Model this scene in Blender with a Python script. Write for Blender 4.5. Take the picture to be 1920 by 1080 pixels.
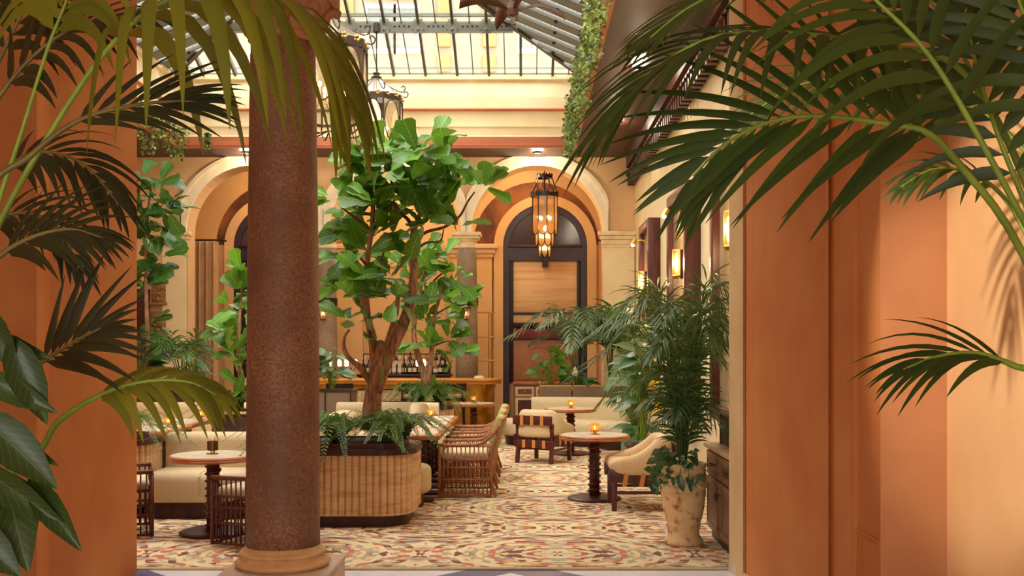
import bpy, math, random
from mathutils import Vector, Matrix
R = random.Random(11)
for o in list(bpy.data.objects): bpy.data.objects.remove(o)
S = bpy.context.scene
COL = S.collection
PI = math.pi
# ---------------------------------------------------------------- camera, light, exposure
FP, CX, HY, HH = 1950.0, 985.0, 645.0, 1.7      # focal length in px, vanishing point, eye height
cam_d = bpy.data.cameras.new('camera'); cam = bpy.data.objects.new('camera', cam_d); COL.objects.link(cam)
cam.location = (0, 0, HH); cam.rotation_euler = (PI/2, 0, 0)
cam_d.sensor_width = 36; cam_d.lens = 36*FP/1920
cam_d.shift_x = (960-CX)/1920; cam_d.shift_y = (HY-540)/1920
cam_d.clip_start = .05; cam_d.clip_end = 200
S.camera = cam
w = bpy.data.worlds.new('sky'); S.world = w; w.use_nodes = True
bg = w.node_tree.nodes['Background']; bg.inputs[0].default_value = (1.0, .965, .91, 1); bg.inputs[1].default_value = 8.5
S.view_settings.view_transform = 'Standard'; S.view_settings.look = 'None'
S.view_settings.gamma = 1; S.view_settings.use_curve_mapping = False
S.view_settings.exposure = 0.27
def area(name, loc, rot, sx, sy, power, color, portal=False):
    l = bpy.data.lights.new(name, 'AREA'); l.shape = 'RECTANGLE'; l.size = sx; l.size_y = sy; l.energy = power; l.color = color
    if portal: l.cycles.is_portal = True
    o = bpy.data.objects.new(name, l); COL.objects.link(o); o.location = loc; o.rotation_euler = rot
    return o
area('skylight_portal', (-2.6, 13.5, 6.52), (0, 0, 0), 7.2, 10.2, 1, (1, 1, 1), True)
def lamp(name, loc, power, color=(1, .62, .28), rad=.04, parent=None, spot=None, aim=None):
    l = bpy.data.lights.new(name, 'SPOT' if spot else 'POINT'); l.energy = power; l.color = color; l.shadow_soft_size = rad
    if spot: l.spot_size = spot; l.spot_blend = .6
    o = bpy.data.objects.new(name, l); COL.objects.link(o)
    loc = Vector(loc)
    if parent is not None: o.parent = parent; loc = loc-WL[parent.name]
    o.location = loc
    if aim is not None: o.rotation_euler = (Vector(aim)-Vector(loc)).to_track_quat('-Z', 'Y').to_euler()
    return o
# ---------------------------------------------------------------- helpers
def W(x, y, d): return Vector(((x-CX)/FP*d, d, HH+(HY-y)/FP*d))
def G(x, y):
    d = FP*HH/(y-HY); return Vector(((x-CX)/FP*d, d, 0))
WL = {}
def tag(o, label=None, cat=None, group=None, kind=None):
    if label: o['label'] = label
    if cat: o['category'] = cat
    if group: o['group'] = group
    if kind: o['kind'] = kind
    return o
def thing(name, label, cat, loc=(0, 0, 0), group=None, rz=0, kind=None):
    o = bpy.data.objects.new(name, None); COL.objects.link(o); o.empty_display_size = .1
    o.location = loc; o.rotation_euler = (0, 0, rz); WL[o.name] = Vector(loc)
    return tag(o, label, cat, group, kind)
def link(name, me, parent=None, M=None):
    o = bpy.data.objects.new(name, me); COL.objects.link(o)
    if parent is not None: o.parent = parent
    if M is not None:
        l, q, s = M.decompose()
        if parent is not None: l = l-WL.get(parent.name, Vector())
        o.location = l; o.rotation_mode = 'QUATERNION'; o.rotation_quaternion = q; o.scale = s
        WL[o.name] = Vector(M.translation)
    else: WL[o.name] = WL[parent.name].copy() if parent is not None else Vector()
    return o
def copy_tree(o, parent=None):
    c = o.copy(); COL.objects.link(c); c.parent = parent
    for ch in list(o.children): copy_tree(ch, c)
    return c
def cr(pts, n):
    """Catmull-Rom through pts"""
    P = [Vector(p) for p in pts]
    if len(P) == 2: return [P[0].lerp(P[1], i/n) for i in range(n+1)]
    Q = [2*P[0]-P[1]]+P+[2*P[-1]-P[-2]]; out = []; m = len(P)-1
    for i in range(n+1):
        t = i/n*m; k = min(int(t), m-1); u = t-k
        a, b, c, d = Q[k:k+4]
        out.append(.5*(2*b+(c-a)*u+(2*a-5*b+4*c-d)*u*u+(3*b-a-3*c+d)*u**3))
    return out
class MB:
    def __init__(s): s.v = []; s.f = []
    def add(s, vs, fs):
        o = len(s.v); s.v += [Vector(p) for p in vs]; s.f += [tuple(i+o for i in f) for f in fs]; return s
    def box(s, x0, x1, y0, y1, z0, z1, M=None):
        vs = [Vector(p) for p in ((x0,y0,z0),(x1,y0,z0),(x1,y1,z0),(x0,y1,z0),(x0,y0,z1),(x1,y0,z1),(x1,y1,z1),(x0,y1,z1))]
        if M: vs = [M @ p for p in vs]
        return s.add(vs, [(0,3,2,1),(4,5,6,7),(0,1,5,4),(1,2,6,5),(2,3,7,6),(3,0,4,7)])
    def bar(s, a, b, wd, ht, up=(0, 0, 1)):
        a, b = Vector(a), Vector(b); t = (b-a).normalized(); sd = t.cross(Vector(up))
        if sd.length < 1e-4: sd = t.cross(Vector((0, 1, 0)))
        sd.normalize(); u = sd.cross(t); vs = []
        for p in (a, b):
            for i, j in ((-1,-1),(1,-1),(1,1),(-1,1)): vs.append(p+sd*(wd/2*i)+u*(ht/2*j))
        return s.add(vs, [(3,2,1,0),(4,5,6,7),(0,1,5,4),(1,2,6,5),(2,3,7,6),(3,0,4,7)])
    def tube(s, pts, r, n=8, caps=True):
        P = [Vector(p) for p in pts]; m = len(P); rr = r if isinstance(r, (list, tuple)) else [r]*m
        t = (P[1]-P[0]).normalized(); nn = t.orthogonal().normalized(); vs = []; fs = []
        for i in range(m):
            t2 = (P[min(i+1, m-1)]-P[max(i-1, 0)]).normalized()
            nn = (nn-t2*nn.dot(t2)); nn.normalize(); b = t2.cross(nn)
            for k in range(n):
                a = 2*PI*k/n; vs.append(P[i]+(nn*math.cos(a)+b*math.sin(a))*rr[i])
        for i in range(m-1):
            for k in range(n): fs.append((i*n+k, i*n+(k+1) % n, (i+1)*n+(k+1) % n, (i+1)*n+k))
        if caps: fs.append(tuple(range(n-1, -1, -1))); fs.append(tuple((m-1)*n+k for k in range(n)))
        return s.add(vs, fs)
    def lathe(s, prof, c=(0, 0, 0), n=24, a0=0, a1=2*PI, capb=True, capt=True):
        full = abs(a1-a0-2*PI) < 1e-6; m = n if full else n+1; vs = []; fs = []; c = Vector(c)
        for r, z in prof:
            for k in range(m):
                a = a0+(a1-a0)*k/n; vs.append(c+Vector((r*math.cos(a), r*math.sin(a), z)))
        for i in range(len(prof)-1):
            for k in range(n):
                k2 = (k+1) % m if full else k+1
                fs.append((i*m+k, i*m+k2, (i+1)*m+k2, (i+1)*m+k))
        if full and capb and prof[0][0] > 0: fs.append(tuple(range(m-1, -1, -1)))
        if full and capt and prof[-1][0] > 0: fs.append(tuple((len(prof)-1)*m+k for k in range(m)))
        return s.add(vs, fs)
    def prism(s, poly, z0, z1):
        n = len(poly); vs = [(x, y, z0) for x, y in poly]+[(x, y, z1) for x, y in poly]
        fs = [tuple(range(n-1, -1, -1)), tuple(range(n, 2*n))]+[(i, (i+1) % n, n+(i+1) % n, n+i) for i in range(n)]
        return s.add(vs, fs)
    def prismY(s, poly, y0, y1):
        n = len(poly); vs = [(x, y0, z) for x, z in poly]+[(x, y1, z) for x, z in poly]
        fs = [tuple(range(n)), tuple(range(2*n-1, n-1, -1))]+[((i+1) % n, i, n+i, n+(i+1) % n) for i in range(n)]
        return s.add(vs, fs)
    def sweep(s, path, prof, closed=False):
        """sweep a closed (u, z) profile along an xy path; u runs along the path's left normal"""
        n = len(path); m = len(prof); P = [Vector(p) for p in path]; vs = []; fs = []
        for i in range(n):
            a = P[i-1] if (closed or i) else None; b = P[(i+1) % n] if (closed or i < n-1) else None
            d1 = (P[i]-a).normalized() if a is not None else None; d2 = (b-P[i]).normalized() if b is not None else None
            if d1 is None: d1 = d2
            if d2 is None: d2 = d1
            n1 = Vector((-d1.y, d1.x)); n2 = Vector((-d2.y, d2.x)); nn = (n1+n2).normalized(); k = 1/max(.35, nn.dot(n1))
            for u, z in prof: q = P[i]+nn*(u*k); vs.append((q.x, q.y, z))
        for i in range(n if closed else n-1):
            j = (i+1) % n
            for k in range(m): k2 = (k+1) % m; fs.append((i*m+k, j*m+k, j*m+k2, i*m+k2))
        if not closed: fs.append(tuple(range(m))); fs.append(tuple((n-1)*m+k for k in range(m-1, -1, -1)))
        return s.add(vs, fs)
    def sph(s, c, r, n=10, m=7, sz=1.0):
        prof = [(max(1e-4, r*math.sin(PI*i/m)), -r*sz*math.cos(PI*i/m)) for i in range(m+1)]
        return s.lathe(prof, c, n)
    def xf(s, M): s.v = [M @ p for p in s.v]; return s
    def build(s, name, mat, parent=None, smooth=False, bevel=0, seg=2, sub=0, loc=None):
        off = Vector(loc) if loc is not None else (WL[parent.name] if parent is not None else Vector())
        me = bpy.data.meshes.new(name); me.from_pydata([p-off for p in s.v], [], s.f); me.update()
        me.materials.append(mat)
        if smooth: me.polygons.foreach_set('use_smooth', [True]*len(me.polygons))
        o = bpy.data.objects.new(name, me); COL.objects.link(o)
        if parent is not None: o.parent = parent
        if loc is not None:
            o.location = off-(WL[parent.name] if parent is not None else Vector())
        WL[o.name] = off.copy()
        if bevel:
            b = o.modifiers.new('bevel', 'BEVEL'); b.width = bevel; b.segments = seg; b.limit_method = 'ANGLE'; b.angle_limit = .6
            me.polygons.foreach_set('use_smooth', [True]*len(me.polygons))
        if sub:
            b = o.modifiers.new('sub', 'SUBSURF'); b.levels = sub; b.render_levels = sub
        return o
def mesh(mb, name, mat, smooth=False):
    me = bpy.data.meshes.new(name); me.from_pydata(mb.v, [], mb.f); me.update(); me.materials.append(mat)
    if smooth: me.polygons.foreach_set('use_smooth', [True]*len(me.polygons))
    return me
def struct(mb, name, mat, parent=None, smooth=False, bevel=0):
    o = mb.build(name, mat, parent, smooth, bevel)
    if parent is None: o['kind'] = 'structure'
    return o
def arc(cx, cy, r, a0, a1, n): return [(cx+r*math.cos(a0+(a1-a0)*i/n), cy+r*math.sin(a0+(a1-a0)*i/n)) for i in range(n+1)]
def rrect(x0, x1, y0, y1, r, n=8):
    return (arc(x1-r, y0+r, r, -PI/2, 0, n)+arc(x1-r, y1-r, r, 0, PI/2, n)+arc(x0+r, y1-r, r, PI/2, PI, n)+arc(x0+r, y0+r, r, PI, 1.5*PI, n))
# ---------------------------------------------------------------- materials
def srgb(r, g, b):
    f = lambda c: (c/255/12.92) if c <= 10 else ((c/255+.055)/1.055)**2.4
    return (f(r), f(g), f(b), 1)
class NT:
    def __init__(s, name):
        s.m = bpy.data.materials.new(name); s.m.use_nodes = True; s.t = s.m.node_tree; s.p = s.t.nodes['Principled BSDF']; s.out = s.t.nodes['Material Output']
    def n(s, typ, ins=None, **kw):
        nd = s.t.nodes.new(typ)
        for k, v in kw.items(): setattr(nd, k, v)
        for k, v in (ins or {}).items(): s.set(nd.inputs[k], v)
        return nd
    def set(s, sock, v):
        if isinstance(v, bpy.types.NodeSocket): s.t.links.new(v, sock)
        elif isinstance(v, bpy.types.Node): s.t.links.new(v.outputs[0], sock)
        else: sock.default_value = v
    def math(s, op, a, b=0.0, c=None):
        nd = s.t.nodes.new('ShaderNodeMath'); nd.operation = op; s.set(nd.inputs[0], a); s.set(nd.inputs[1], b)
        if c is not None: s.set(nd.inputs[2], c)
        return nd.outputs[0]
    def mix(s, f, a, b):
        nd = s.t.nodes.new('ShaderNodeMix'); nd.data_type = 'RGBA'; s.set(nd.inputs[0], f); s.set(nd.inputs[6], a); s.set(nd.inputs[7], b); return nd.outputs[2]
    def ramp(s, f, stops, const=False):
        nd = s.t.nodes.new('ShaderNodeValToRGB'); s.set(nd.inputs[0], f); e = nd.color_ramp.elements
        if const: nd.color_ramp.interpolation = 'CONSTANT'
        while len(e) < len(stops): e.new(.5)
        for i, (p, c) in enumerate(stops): e[i].position = p; e[i].color = c
        return nd.outputs[0]
    def coord(s, which='Object'): return s.n('ShaderNodeTexCoord').outputs[which]
    def pos(s): return s.n('ShaderNodeNewGeometry').outputs['Position']
    def noise(s, vec, scale, detail=3, rough=.55): return s.n('ShaderNodeTexNoise', {'Vector': vec, 'Scale': scale, 'Detail': detail, 'Roughness': rough}).outputs[0]
    def mapping(s, vec, sc): return s.n('ShaderNodeMapping', {'Vector': vec, 'Scale': sc}).outputs[0]
    def bump(s, h, st, dist=.02): s.set(s.p.inputs['Normal'], s.n('ShaderNodeBump', {'Height': h, 'Strength': st, 'Distance': dist}).outputs[0])
    def base(s, c, rough=.6, metal=0., spec=.5):
        s.set(s.p.inputs['Base Color'], c); s.set(s.p.inputs['Roughness'], rough); s.p.inputs['Metallic'].default_value = metal; s.p.inputs['Specular IOR Level'].default_value = spec
def mat(name, c, rough=.6, metal=0., c2=None, scale=4., bump=0., bscale=60., spec=.4, stretch=(1, 1, 1), lo=.35, hi=.65):
    t = NT(name); v = t.mapping(t.pos() if stretch == (1, 1, 1) else t.pos(), stretch)
    if c2: col = t.mix(t.ramp(t.noise(v, scale, 4), [(lo, (0, 0, 0, 1)), (hi, (1, 1, 1, 1))]), c, c2)
    else: col = c
    t.base(col, rough, metal, spec)
    if bump: t.bump(t.noise(v, bscale, 3), bump)
    return t.m
def emit(name, c, st):
    t = NT(name); t.base((0, 0, 0, 1)); t.p.inputs['Emission Color'].default_value = c; t.p.inputs['Emission Strength'].default_value = st; return t.m
def glass(name, tint, gloss=.08, rough=.05, opac=0., body=(.8, .8, .8, 1)):
    t = NT(name); tr = t.n('ShaderNodeBsdfTransparent', {'Color': tint}); gl = t.n('ShaderNodeBsdfGlossy', {'Color': (1, 1, 1, 1), 'Roughness': rough})
    m = t.n('ShaderNodeMixShader', {0: gloss, 1: tr.outputs[0], 2: gl.outputs[0]})
    if opac:
        df = t.n('ShaderNodeBsdfTranslucent', {'Color': body}); m = t.n('ShaderNodeMixShader', {0: opac, 1: m.outputs[0], 2: df.outputs[0]})
    t.set(t.out.inputs['Surface'], m.outputs[0]); t.m.node_tree.nodes.remove(t.p); return t.m
def leafmat(name, c, c2, vein, trans=.3, rough=.4, nv=7.):
    """glossy leaf; veins follow the leaf's own generated coordinates, each leaf differs a little"""
    t = NT(name); g = t.n('ShaderNodeSeparateXYZ', {0: t.coord('Generated')}); ax = t.math('ABSOLUTE', t.math('SUBTRACT', g.outputs[0], .5))
    rnd = t.n('ShaderNodeObjectInfo').outputs['Random']
    col = t.mix(t.math('MULTIPLY', rnd, .9), c, c2)
    if nv:
        fr = t.math('FRACT', t.math('SUBTRACT', t.math('MULTIPLY', g.outputs[1], nv), t.math('MULTIPLY', ax, nv*.7)))
        side = t.math('LESS_THAN', t.math('ABSOLUTE', t.math('SUBTRACT', fr, .5)), .055); mid = t.math('LESS_THAN', ax, .018)
        col = t.mix(t.math('MULTIPLY', t.math('MAXIMUM', side, mid), .55), col, vein)
    t.base(col, rough, 0, .4)
    tl = t.n('ShaderNodeBsdfTranslucent', {'Color': t.mix(.5, col, vein)})
    m = t.n('ShaderNodeMixShader', {0: trans, 1: t.p.outputs[0], 2: tl.outputs[0]}); t.set(t.out.inputs['Surface'], m.outputs[0]); return t.m
def stone_bands(name, a, b, c, sc=(1, 1, 7), s=2.2, rough=.5):
    t = NT(name); v = t.mapping(t.pos(), sc); n1 = t.noise(v, s, 6, .62); n2 = t.noise(t.pos(), 26, 3)
    col = t.ramp(n1, [(.32, a), (.47, b), (.55, c), (.68, b)]); col = t.mix(t.math('MULTIPLY', n2, .25), col, a); t.base(col, rough); t.bump(n1, .15, .01); return t.m
def carpet():
    t = NT('rug_weave'); s = t.n('ShaderNodeSeparateXYZ', {0: t.pos()})
    wob = t.n('ShaderNodeTexNoise', {'Vector': t.pos(), 'Scale': 9., 'Detail': 2.}).outputs[0]
    u = t.math('PINGPONG', t.math('SUBTRACT', s.outputs[0], .26), 1.1); v = t.math('PINGPONG', t.math('SUBTRACT', s.outputs[1], 8.35), 1.18)
    r1 = t.math('SQRT', t.math('ADD', t.math('MULTIPLY', u, u), t.math('MULTIPLY', v, v)))
    u2 = t.math('SUBTRACT', 1.1, u); v2 = t.math('SUBTRACT', 1.18, v)
    r2 = t.math('SQRT', t.math('ADD', t.math('MULTIPLY', u2, u2), t.math('MULTIPLY', v2, v2)))
    first = t.math('LESS_THAN', r1, r2); a1 = t.math('ARCTAN2', v, u); a2 = t.math('ARCTAN2', v2, u2)
    def pick(a, b): return t.math('ADD', t.math('MULTIPLY', first, a), t.math('MULTIPLY', t.math('SUBTRACT', 1., first), b))
    r = pick(r1, r2); a = pick(a1, a2); sel = t.math('MULTIPLY', first, 17.3)
    vec = t.n('ShaderNodeCombineXYZ', {0: t.math('ADD', t.math('MULTIPLY', r, 19.), t.math('MULTIPLY', wob, .5)), 1: t.math('ADD', t.math('MULTIPLY', t.math('MULTIPLY', a, t.math('ADD', r, .25)), 8.5), t.math('MULTIPLY', wob, .5)), 2: sel})
    vo = t.n('ShaderNodeTexVoronoi', {'Vector': vec.outputs[0], 'Scale': 1., 'Randomness': .85})
    rn = t.n('ShaderNodeSeparateColor', {0: vo.outputs['Color']}).outputs[0]
    col = t.ramp(rn, [(0, srgb(232, 214, 174)), (.22, srgb(176, 168, 146)), (.36, srgb(226, 202, 152)), (.47, srgb(200, 114, 100)), (.58, srgb(236, 220, 182)), (.66, srgb(124, 48, 44)), (.82, srgb(210, 176, 120)), (.91, srgb(158, 150, 140))], True)
    fine = t.noise(t.mapping(t.pos(), (30, 30, 30)), 4, 2)
    col = t.mix(t.math('MULTIPLY', fine, .22), col, srgb(228, 206, 164))
    t.base(col, .95, 0, .1); t.bump(fine, .3, .01); return t.m
K = {}
K['orange'] = mat('ochre_stucco', srgb(216, 142, 78), .75, c2=srgb(202, 120, 60), scale=1.3, bump=.08, bscale=30)
K['orangedim'] = mat('dimmer_stucco', srgb(194, 132, 88), .75, c2=srgb(180, 116, 74), scale=1.5, bump=.08, bscale=30)  # pier stucco again, its weaker light put into a duller colour
K['lobby'] = mat('spotlit_stucco', srgb(230, 184, 134), .75, c2=srgb(218, 166, 114), scale=1.5, bump=.08, bscale=30)  # same stucco, spotlight brightness painted in as a paler colour
K['pierpale'] = mat('pale_stucco', srgb(226, 196, 146), .75, c2=srgb(214, 180, 128), scale=2, bump=.06, bscale=30)
K['cream'] = mat('cream_plaster', srgb(236, 220, 180), .75, c2=srgb(228, 206, 160), scale=1.6, bump=.05, bscale=30)
K['peach'] = mat('peach_plaster', srgb(228, 194, 150), .75, c2=srgb(216, 176, 130), scale=1.2, bump=.05, bscale=30)
K['rear'] = mat('apricot_plaster', srgb(222, 178, 122), .75, c2=srgb(212, 164, 106), scale=1.0, bump=.05, bscale=30)
K['vault'] = mat('smoky_fresco', srgb(150, 92, 50), .8, c2=srgb(92, 52, 34), scale=1.8, lo=.4, hi=.62)
K['soffit'] = mat('mahogany_soffit', srgb(72, 28, 22), .45, c2=srgb(58, 22, 18), scale=1.5, spec=.5)
K['fascia'] = mat('reddish_fascia', srgb(196, 116, 76), .5, c2=srgb(180, 102, 66), scale=3, stretch=(.3, 1, 4))
K['stone'] = mat('pale_limestone', srgb(236, 218, 180), .7, c2=srgb(220, 194, 150), scale=6, bump=.15, bscale=25)
K['white'] = mat('white_moulding', srgb(246, 236, 212), .6, c2=srgb(238, 222, 190), scale=5)
def granite(name, a, b, c):
    t = NT(name); n1 = t.noise(t.pos(), 60, 4, .75); n2 = t.noise(t.pos(), 2.2, 3); n3 = t.noise(t.pos(), 190, 2)
    col = t.ramp(n1, [(.36, a), (.5, b), (.64, c)]); col = t.mix(t.ramp(n2, [(.38, (0, 0, 0, 1)), (.66, (.75, .75, .75, 1))]), col, a); col = t.mix(t.math('MULTIPLY', n3, .3), col, c)
    t.base(col, .55, 0, .4); t.bump(n1, .1, .01); return t.m
K['granite'] = granite('red_brown_granite', srgb(100, 68, 54), srgb(144, 104, 80), srgb(184, 140, 108))
K['greygran'] = granite('grey_brown_granite', srgb(98, 80, 66), srgb(142, 120, 98), srgb(178, 156, 128))
K['capital'] = mat('terracotta_capital', srgb(190, 132, 92), .7, c2=srgb(160, 102, 70), scale=7, bump=.4, bscale=14)
K['basestone'] = mat('honey_marble', srgb(238, 200, 150), .45, c2=srgb(220, 172, 118), scale=9, bump=.1)
K['plinth'] = mat('plinth_marble', srgb(226, 206, 188), .4, c2=srgb(212, 188, 166), scale=4)
K['marblew'] = mat('white_marble', srgb(242, 240, 244), .28, c2=srgb(228, 226, 234), scale=5, spec=.5)
K['marbleb'] = mat('slate_blue_marble', srgb(104, 106, 148), .28, c2=srgb(86, 88, 128), scale=6, spec=.5)
K['tabletop'] = mat('table_marble', srgb(240, 228, 206), .22, c2=srgb(226, 208, 180), scale=7, spec=.5)
K['rug'] = carpet()
K['rughem'] = mat('rug_hem', srgb(214, 190, 140), .95, c2=srgb(198, 172, 122), scale=40)
K['travertine'] = stone_bands('travertine', srgb(198, 152, 104), srgb(224, 184, 136), srgb(236, 204, 160))
K['travpanel'] = stone_bands('travertine_panel', srgb(196, 146, 92), srgb(216, 172, 116), srgb(228, 190, 136), (.35, 1, 6), 1.6)
K['darkwood'] = mat('dark_walnut', srgb(72, 34, 30), .4, c2=srgb(52, 24, 22), scale=6, stretch=(3, 3, .6))
K['mahog'] = mat('mahogany', srgb(96, 46, 38), .35, c2=srgb(74, 34, 30), scale=6, stretch=(3, 3, .6))
K['midwood'] = mat('amber_wood', srgb(190, 116, 66), .35, c2=srgb(160, 90, 48), scale=8, stretch=(1, 1, 4))
K['rattan'] = mat('brown_rattan', srgb(178, 114, 72), .45, c2=srgb(142, 84, 52), scale=40)
K['rattandk'] = mat('dark_rattan', srgb(104, 56, 42), .45, c2=srgb(76, 38, 32), scale=40)
K['fabric'] = mat('cream_boucle', srgb(232, 214, 176), .95, c2=srgb(222, 200, 158), scale=60, bump=.5, bscale=180, spec=.1)
K['fabric2'] = mat('cream_linen', srgb(230, 204, 164), .95, c2=srgb(220, 190, 148), scale=50, bump=.3, bscale=160, spec=.1)
K['sage'] = mat('sage_cushion', srgb(186, 178, 118), .95, c2=srgb(168, 160, 100), scale=30, bump=.3, bscale=120, spec=.1)
K['strap'] = mat('tan_leather', srgb(206, 142, 70), .5)
K['plum'] = mat('plum_paint', srgb(56, 40, 52), .35, c2=srgb(48, 34, 46), scale=3)
K['plumglass'] = mat('dark_lunette_glass', srgb(58, 44, 52), .12, spec=.6)
K['steel'] = mat('grey_painted_steel', srgb(112, 112, 100), .45, .2)
K['steeldk'] = mat('dark_painted_steel', srgb(84, 82, 74), .45, .2)
K['slat'] = mat('grey_roof_slat', srgb(118, 126, 124), .6, .0)
K['iron'] = mat('wrought_iron', srgb(66, 54, 42), .5, .4)
K['irondk'] = mat('black_iron', srgb(38, 26, 24), .5, .3)
K['flower'] = mat('gilt_flower', srgb(196, 160, 84), .35, .7)
K['brass'] = mat('brass', srgb(206, 160, 76), .3, .9)
K['goldleaf'] = mat('gold_leaf', srgb(206, 150, 52), .32, .65, c2=srgb(160, 104, 30), scale=5, bump=.3, bscale=12)
K['bartop'] = mat('honey_bar_top', srgb(220, 150, 66), .25, c2=srgb(196, 126, 50), scale=3, stretch=(.5, 3, 3))
K['carved'] = mat('carved_marble', srgb(226, 206, 168), .6, c2=srgb(176, 146, 106), scale=16, bump=1., bscale=13)
K['terracotta'] = mat('weathered_urn', srgb(232, 200, 152), .7, c2=srgb(150, 96, 58), scale=13, lo=.52, hi=.7, bump=.2, bscale=20)
K['greenpot'] = mat('green_glazed_pot', srgb(98, 148, 112), .3, c2=srgb(74, 122, 92), scale=6)
K['redpot'] = mat('oxblood_glazed_pot', srgb(128, 44, 50), .25, c2=srgb(98, 30, 38), scale=6)
K['cabinet'] = mat('bronze_cabinet_paint', srgb(134, 106, 74), .4, c2=srgb(118, 92, 64), scale=6)
K['cabpanel'] = mat('cabinet_panel', srgb(118, 80, 64), .35, c2=srgb(104, 70, 56), scale=8)
K['cabtop'] = mat('cream_stone_top', srgb(222, 192, 150), .3, c2=srgb(202, 166, 124), scale=6)
K['soil'] = mat('potting_soil', srgb(60, 40, 30), .95, c2=srgb(40, 26, 20), scale=20, bump=.6, bscale=40)
K['bark'] = mat('fig_bark', srgb(182, 138, 104), .8, c2=srgb(122, 82, 60), scale=14, bump=.7, bscale=26, stretch=(2, 2, .5))
K['barkth'] = mat('thin_bark', srgb(128, 88, 62), .8, c2=srgb(92, 58, 42), scale=20, bump=.4)
K['curtain'] = mat('putty_curtain', srgb(196, 156, 112), .9, c2=srgb(180, 140, 98), scale=3)
K['relief'] = mat('carved_relief_stone', srgb(176, 136, 86), .8, c2=srgb(120, 84, 52), scale=22, bump=1., bscale=22)
K['mirror'] = mat('painted_reflection', srgb(232, 214, 170), .16, .55, c2=srgb(214, 190, 140), scale=4)  # cream of the reflected wall painted into the mirror panels
K['amber'] = glass('amber_glass', (1, .76, .42, 1), .08, .1, .3, (.9, .6, .28, 1))
K['smoke'] = glass('brown_ribbed_glass', (.55, .38, .22, 1), .1, .15, .4, (.4, .26, .14, 1))
K['seeded'] = glass('seeded_glass', (.82, .78, .70, 1), .10, .2, .3, (.40, .37, .30, 1))
K['lampcap'] = glass('frosted_cap_glass', (.7, .72, .74, 1), .12, .25, .35, (.42, .44, .48, 1))
K['clear'] = glass('clear_glass', (.97, .98, .97, 1), .06, .02)
K['bottleg'] = mat('dark_bottle_glass', srgb(44, 34, 26), .12, spec=.8)
K['bottlec'] = mat('pale_bottle_glass', srgb(214, 196, 160), .15, spec=.8)
K['bottlel'] = mat('bottle_label_paper', srgb(236, 222, 190), .7)
K['flame'] = emit('flame', (1, .66, .28, 1), 22)
K['softbulb'] = emit('added_bulb', (1, .8, .5, 1), 2.5)
K['bulb'] = emit('lit_bulb', (1, .72, .38, 1), 14)
K['sconceglow'] = emit('glowing_amber_glass', (1, .50, .12, 1), 3.0)
K['candleshade'] = emit('glowing_cream_shade', (1, .80, .46, 1), 5)
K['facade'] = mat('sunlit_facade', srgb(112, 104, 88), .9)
K['shutter'] = mat('yellow_shutter', srgb(120, 96, 54), .8)
K['wpane'] = mat('far_window_glass', srgb(84, 88, 86), .4)
K['vent'] = mat('dark_vent', srgb(58, 30, 30), .5)
K['fan'] = mat('teak_fan_blade', srgb(92, 54, 40), .45, c2=srgb(72, 40, 30), scale=8)
K['lemon'] = mat('lemon_skin', srgb(246, 196, 40), .45)
K['wovendk'] = mat('dark_woven_cane', srgb(92, 62, 48), .6, c2=srgb(58, 36, 30), scale=70, bump=.8, bscale=90)
K['mesh'] = mat('grey_bronze_mesh', srgb(156, 134, 112), .5, .3, c2=srgb(112, 90, 74), scale=90)
K['flowerw'] = mat('white_spathe', srgb(240, 232, 206), .6)
K['fig'] = leafmat('fig_leaf', srgb(92, 150, 28), srgb(36, 80, 20), srgb(160, 200, 76), .24, .38)
K['fig2'] = leafmat('dark_fig_leaf', srgb(62, 108, 34), srgb(34, 70, 26), srgb(130, 170, 80), .22, .35)
K['bigleaf'] = leafmat('rubber_leaf', srgb(46, 66, 22), srgb(30, 46, 18), srgb(84, 104, 44), .16, .4, 9)
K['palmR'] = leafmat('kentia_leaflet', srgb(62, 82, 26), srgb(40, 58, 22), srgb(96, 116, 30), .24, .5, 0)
K['palmL'] = leafmat('backlit_palm_leaflet', srgb(130, 130, 36), srgb(84, 94, 30), srgb(170, 160, 40), .45, .45, 0)  # backlight through the leaflets put into a bright yellow-green
K['palmD'] = leafmat('shaded_palm_leaflet', srgb(46, 46, 20), srgb(32, 36, 18), srgb(80, 72, 24), .2, .42, 0)  # leaflets of the same palm, shade painted in as darker green
K['stem'] = mat('palm_stem', srgb(128, 148, 48), .45, c2=srgb(104, 124, 40), scale=8)
K['stemd'] = mat('brown_palm_stem', srgb(110, 96, 36), .5, c2=srgb(90, 72, 30), scale=8)
K['kentia'] = leafmat('courtyard_palm_leaf', srgb(84, 112, 50), srgb(50, 78, 36), srgb(110, 140, 70), .22, .36, 0)
K['grey_kentia'] = leafmat('silvery_palm_leaf', srgb(104, 126, 92), srgb(70, 96, 66), srgb(140, 160, 120), .22, .36, 0)
K['fern'] = leafmat('fern_frond', srgb(104, 132, 50), srgb(60, 92, 36), srgb(130, 160, 64), .3, .5, 0)
_t = NT('ivy_leaf'); _c = _t.ramp(_t.noise(_t.pos(), 14, 3), [(.35, srgb(44, 64, 26)), (.55, srgb(112, 130, 48)), (.72, srgb(168, 182, 80))]); _t.base(_c, .5); K['ivy'] = _t.m
K['glossy'] = leafmat('glossy_plant_leaf', srgb(66, 104, 50), srgb(40, 74, 36), srgb(120, 160, 90), .2, .3, 6)
K['varieg'] = leafmat('variegated_leaf', srgb(60, 92, 60), srgb(100, 122, 80), srgb(190, 196, 150), .18, .3, 6)
# ================================================================ STRUCTURE
fl = struct(MB().box(-8, 3.4, -3, 22.2, -.12, 0), 'floor', K['marblew'])
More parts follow.
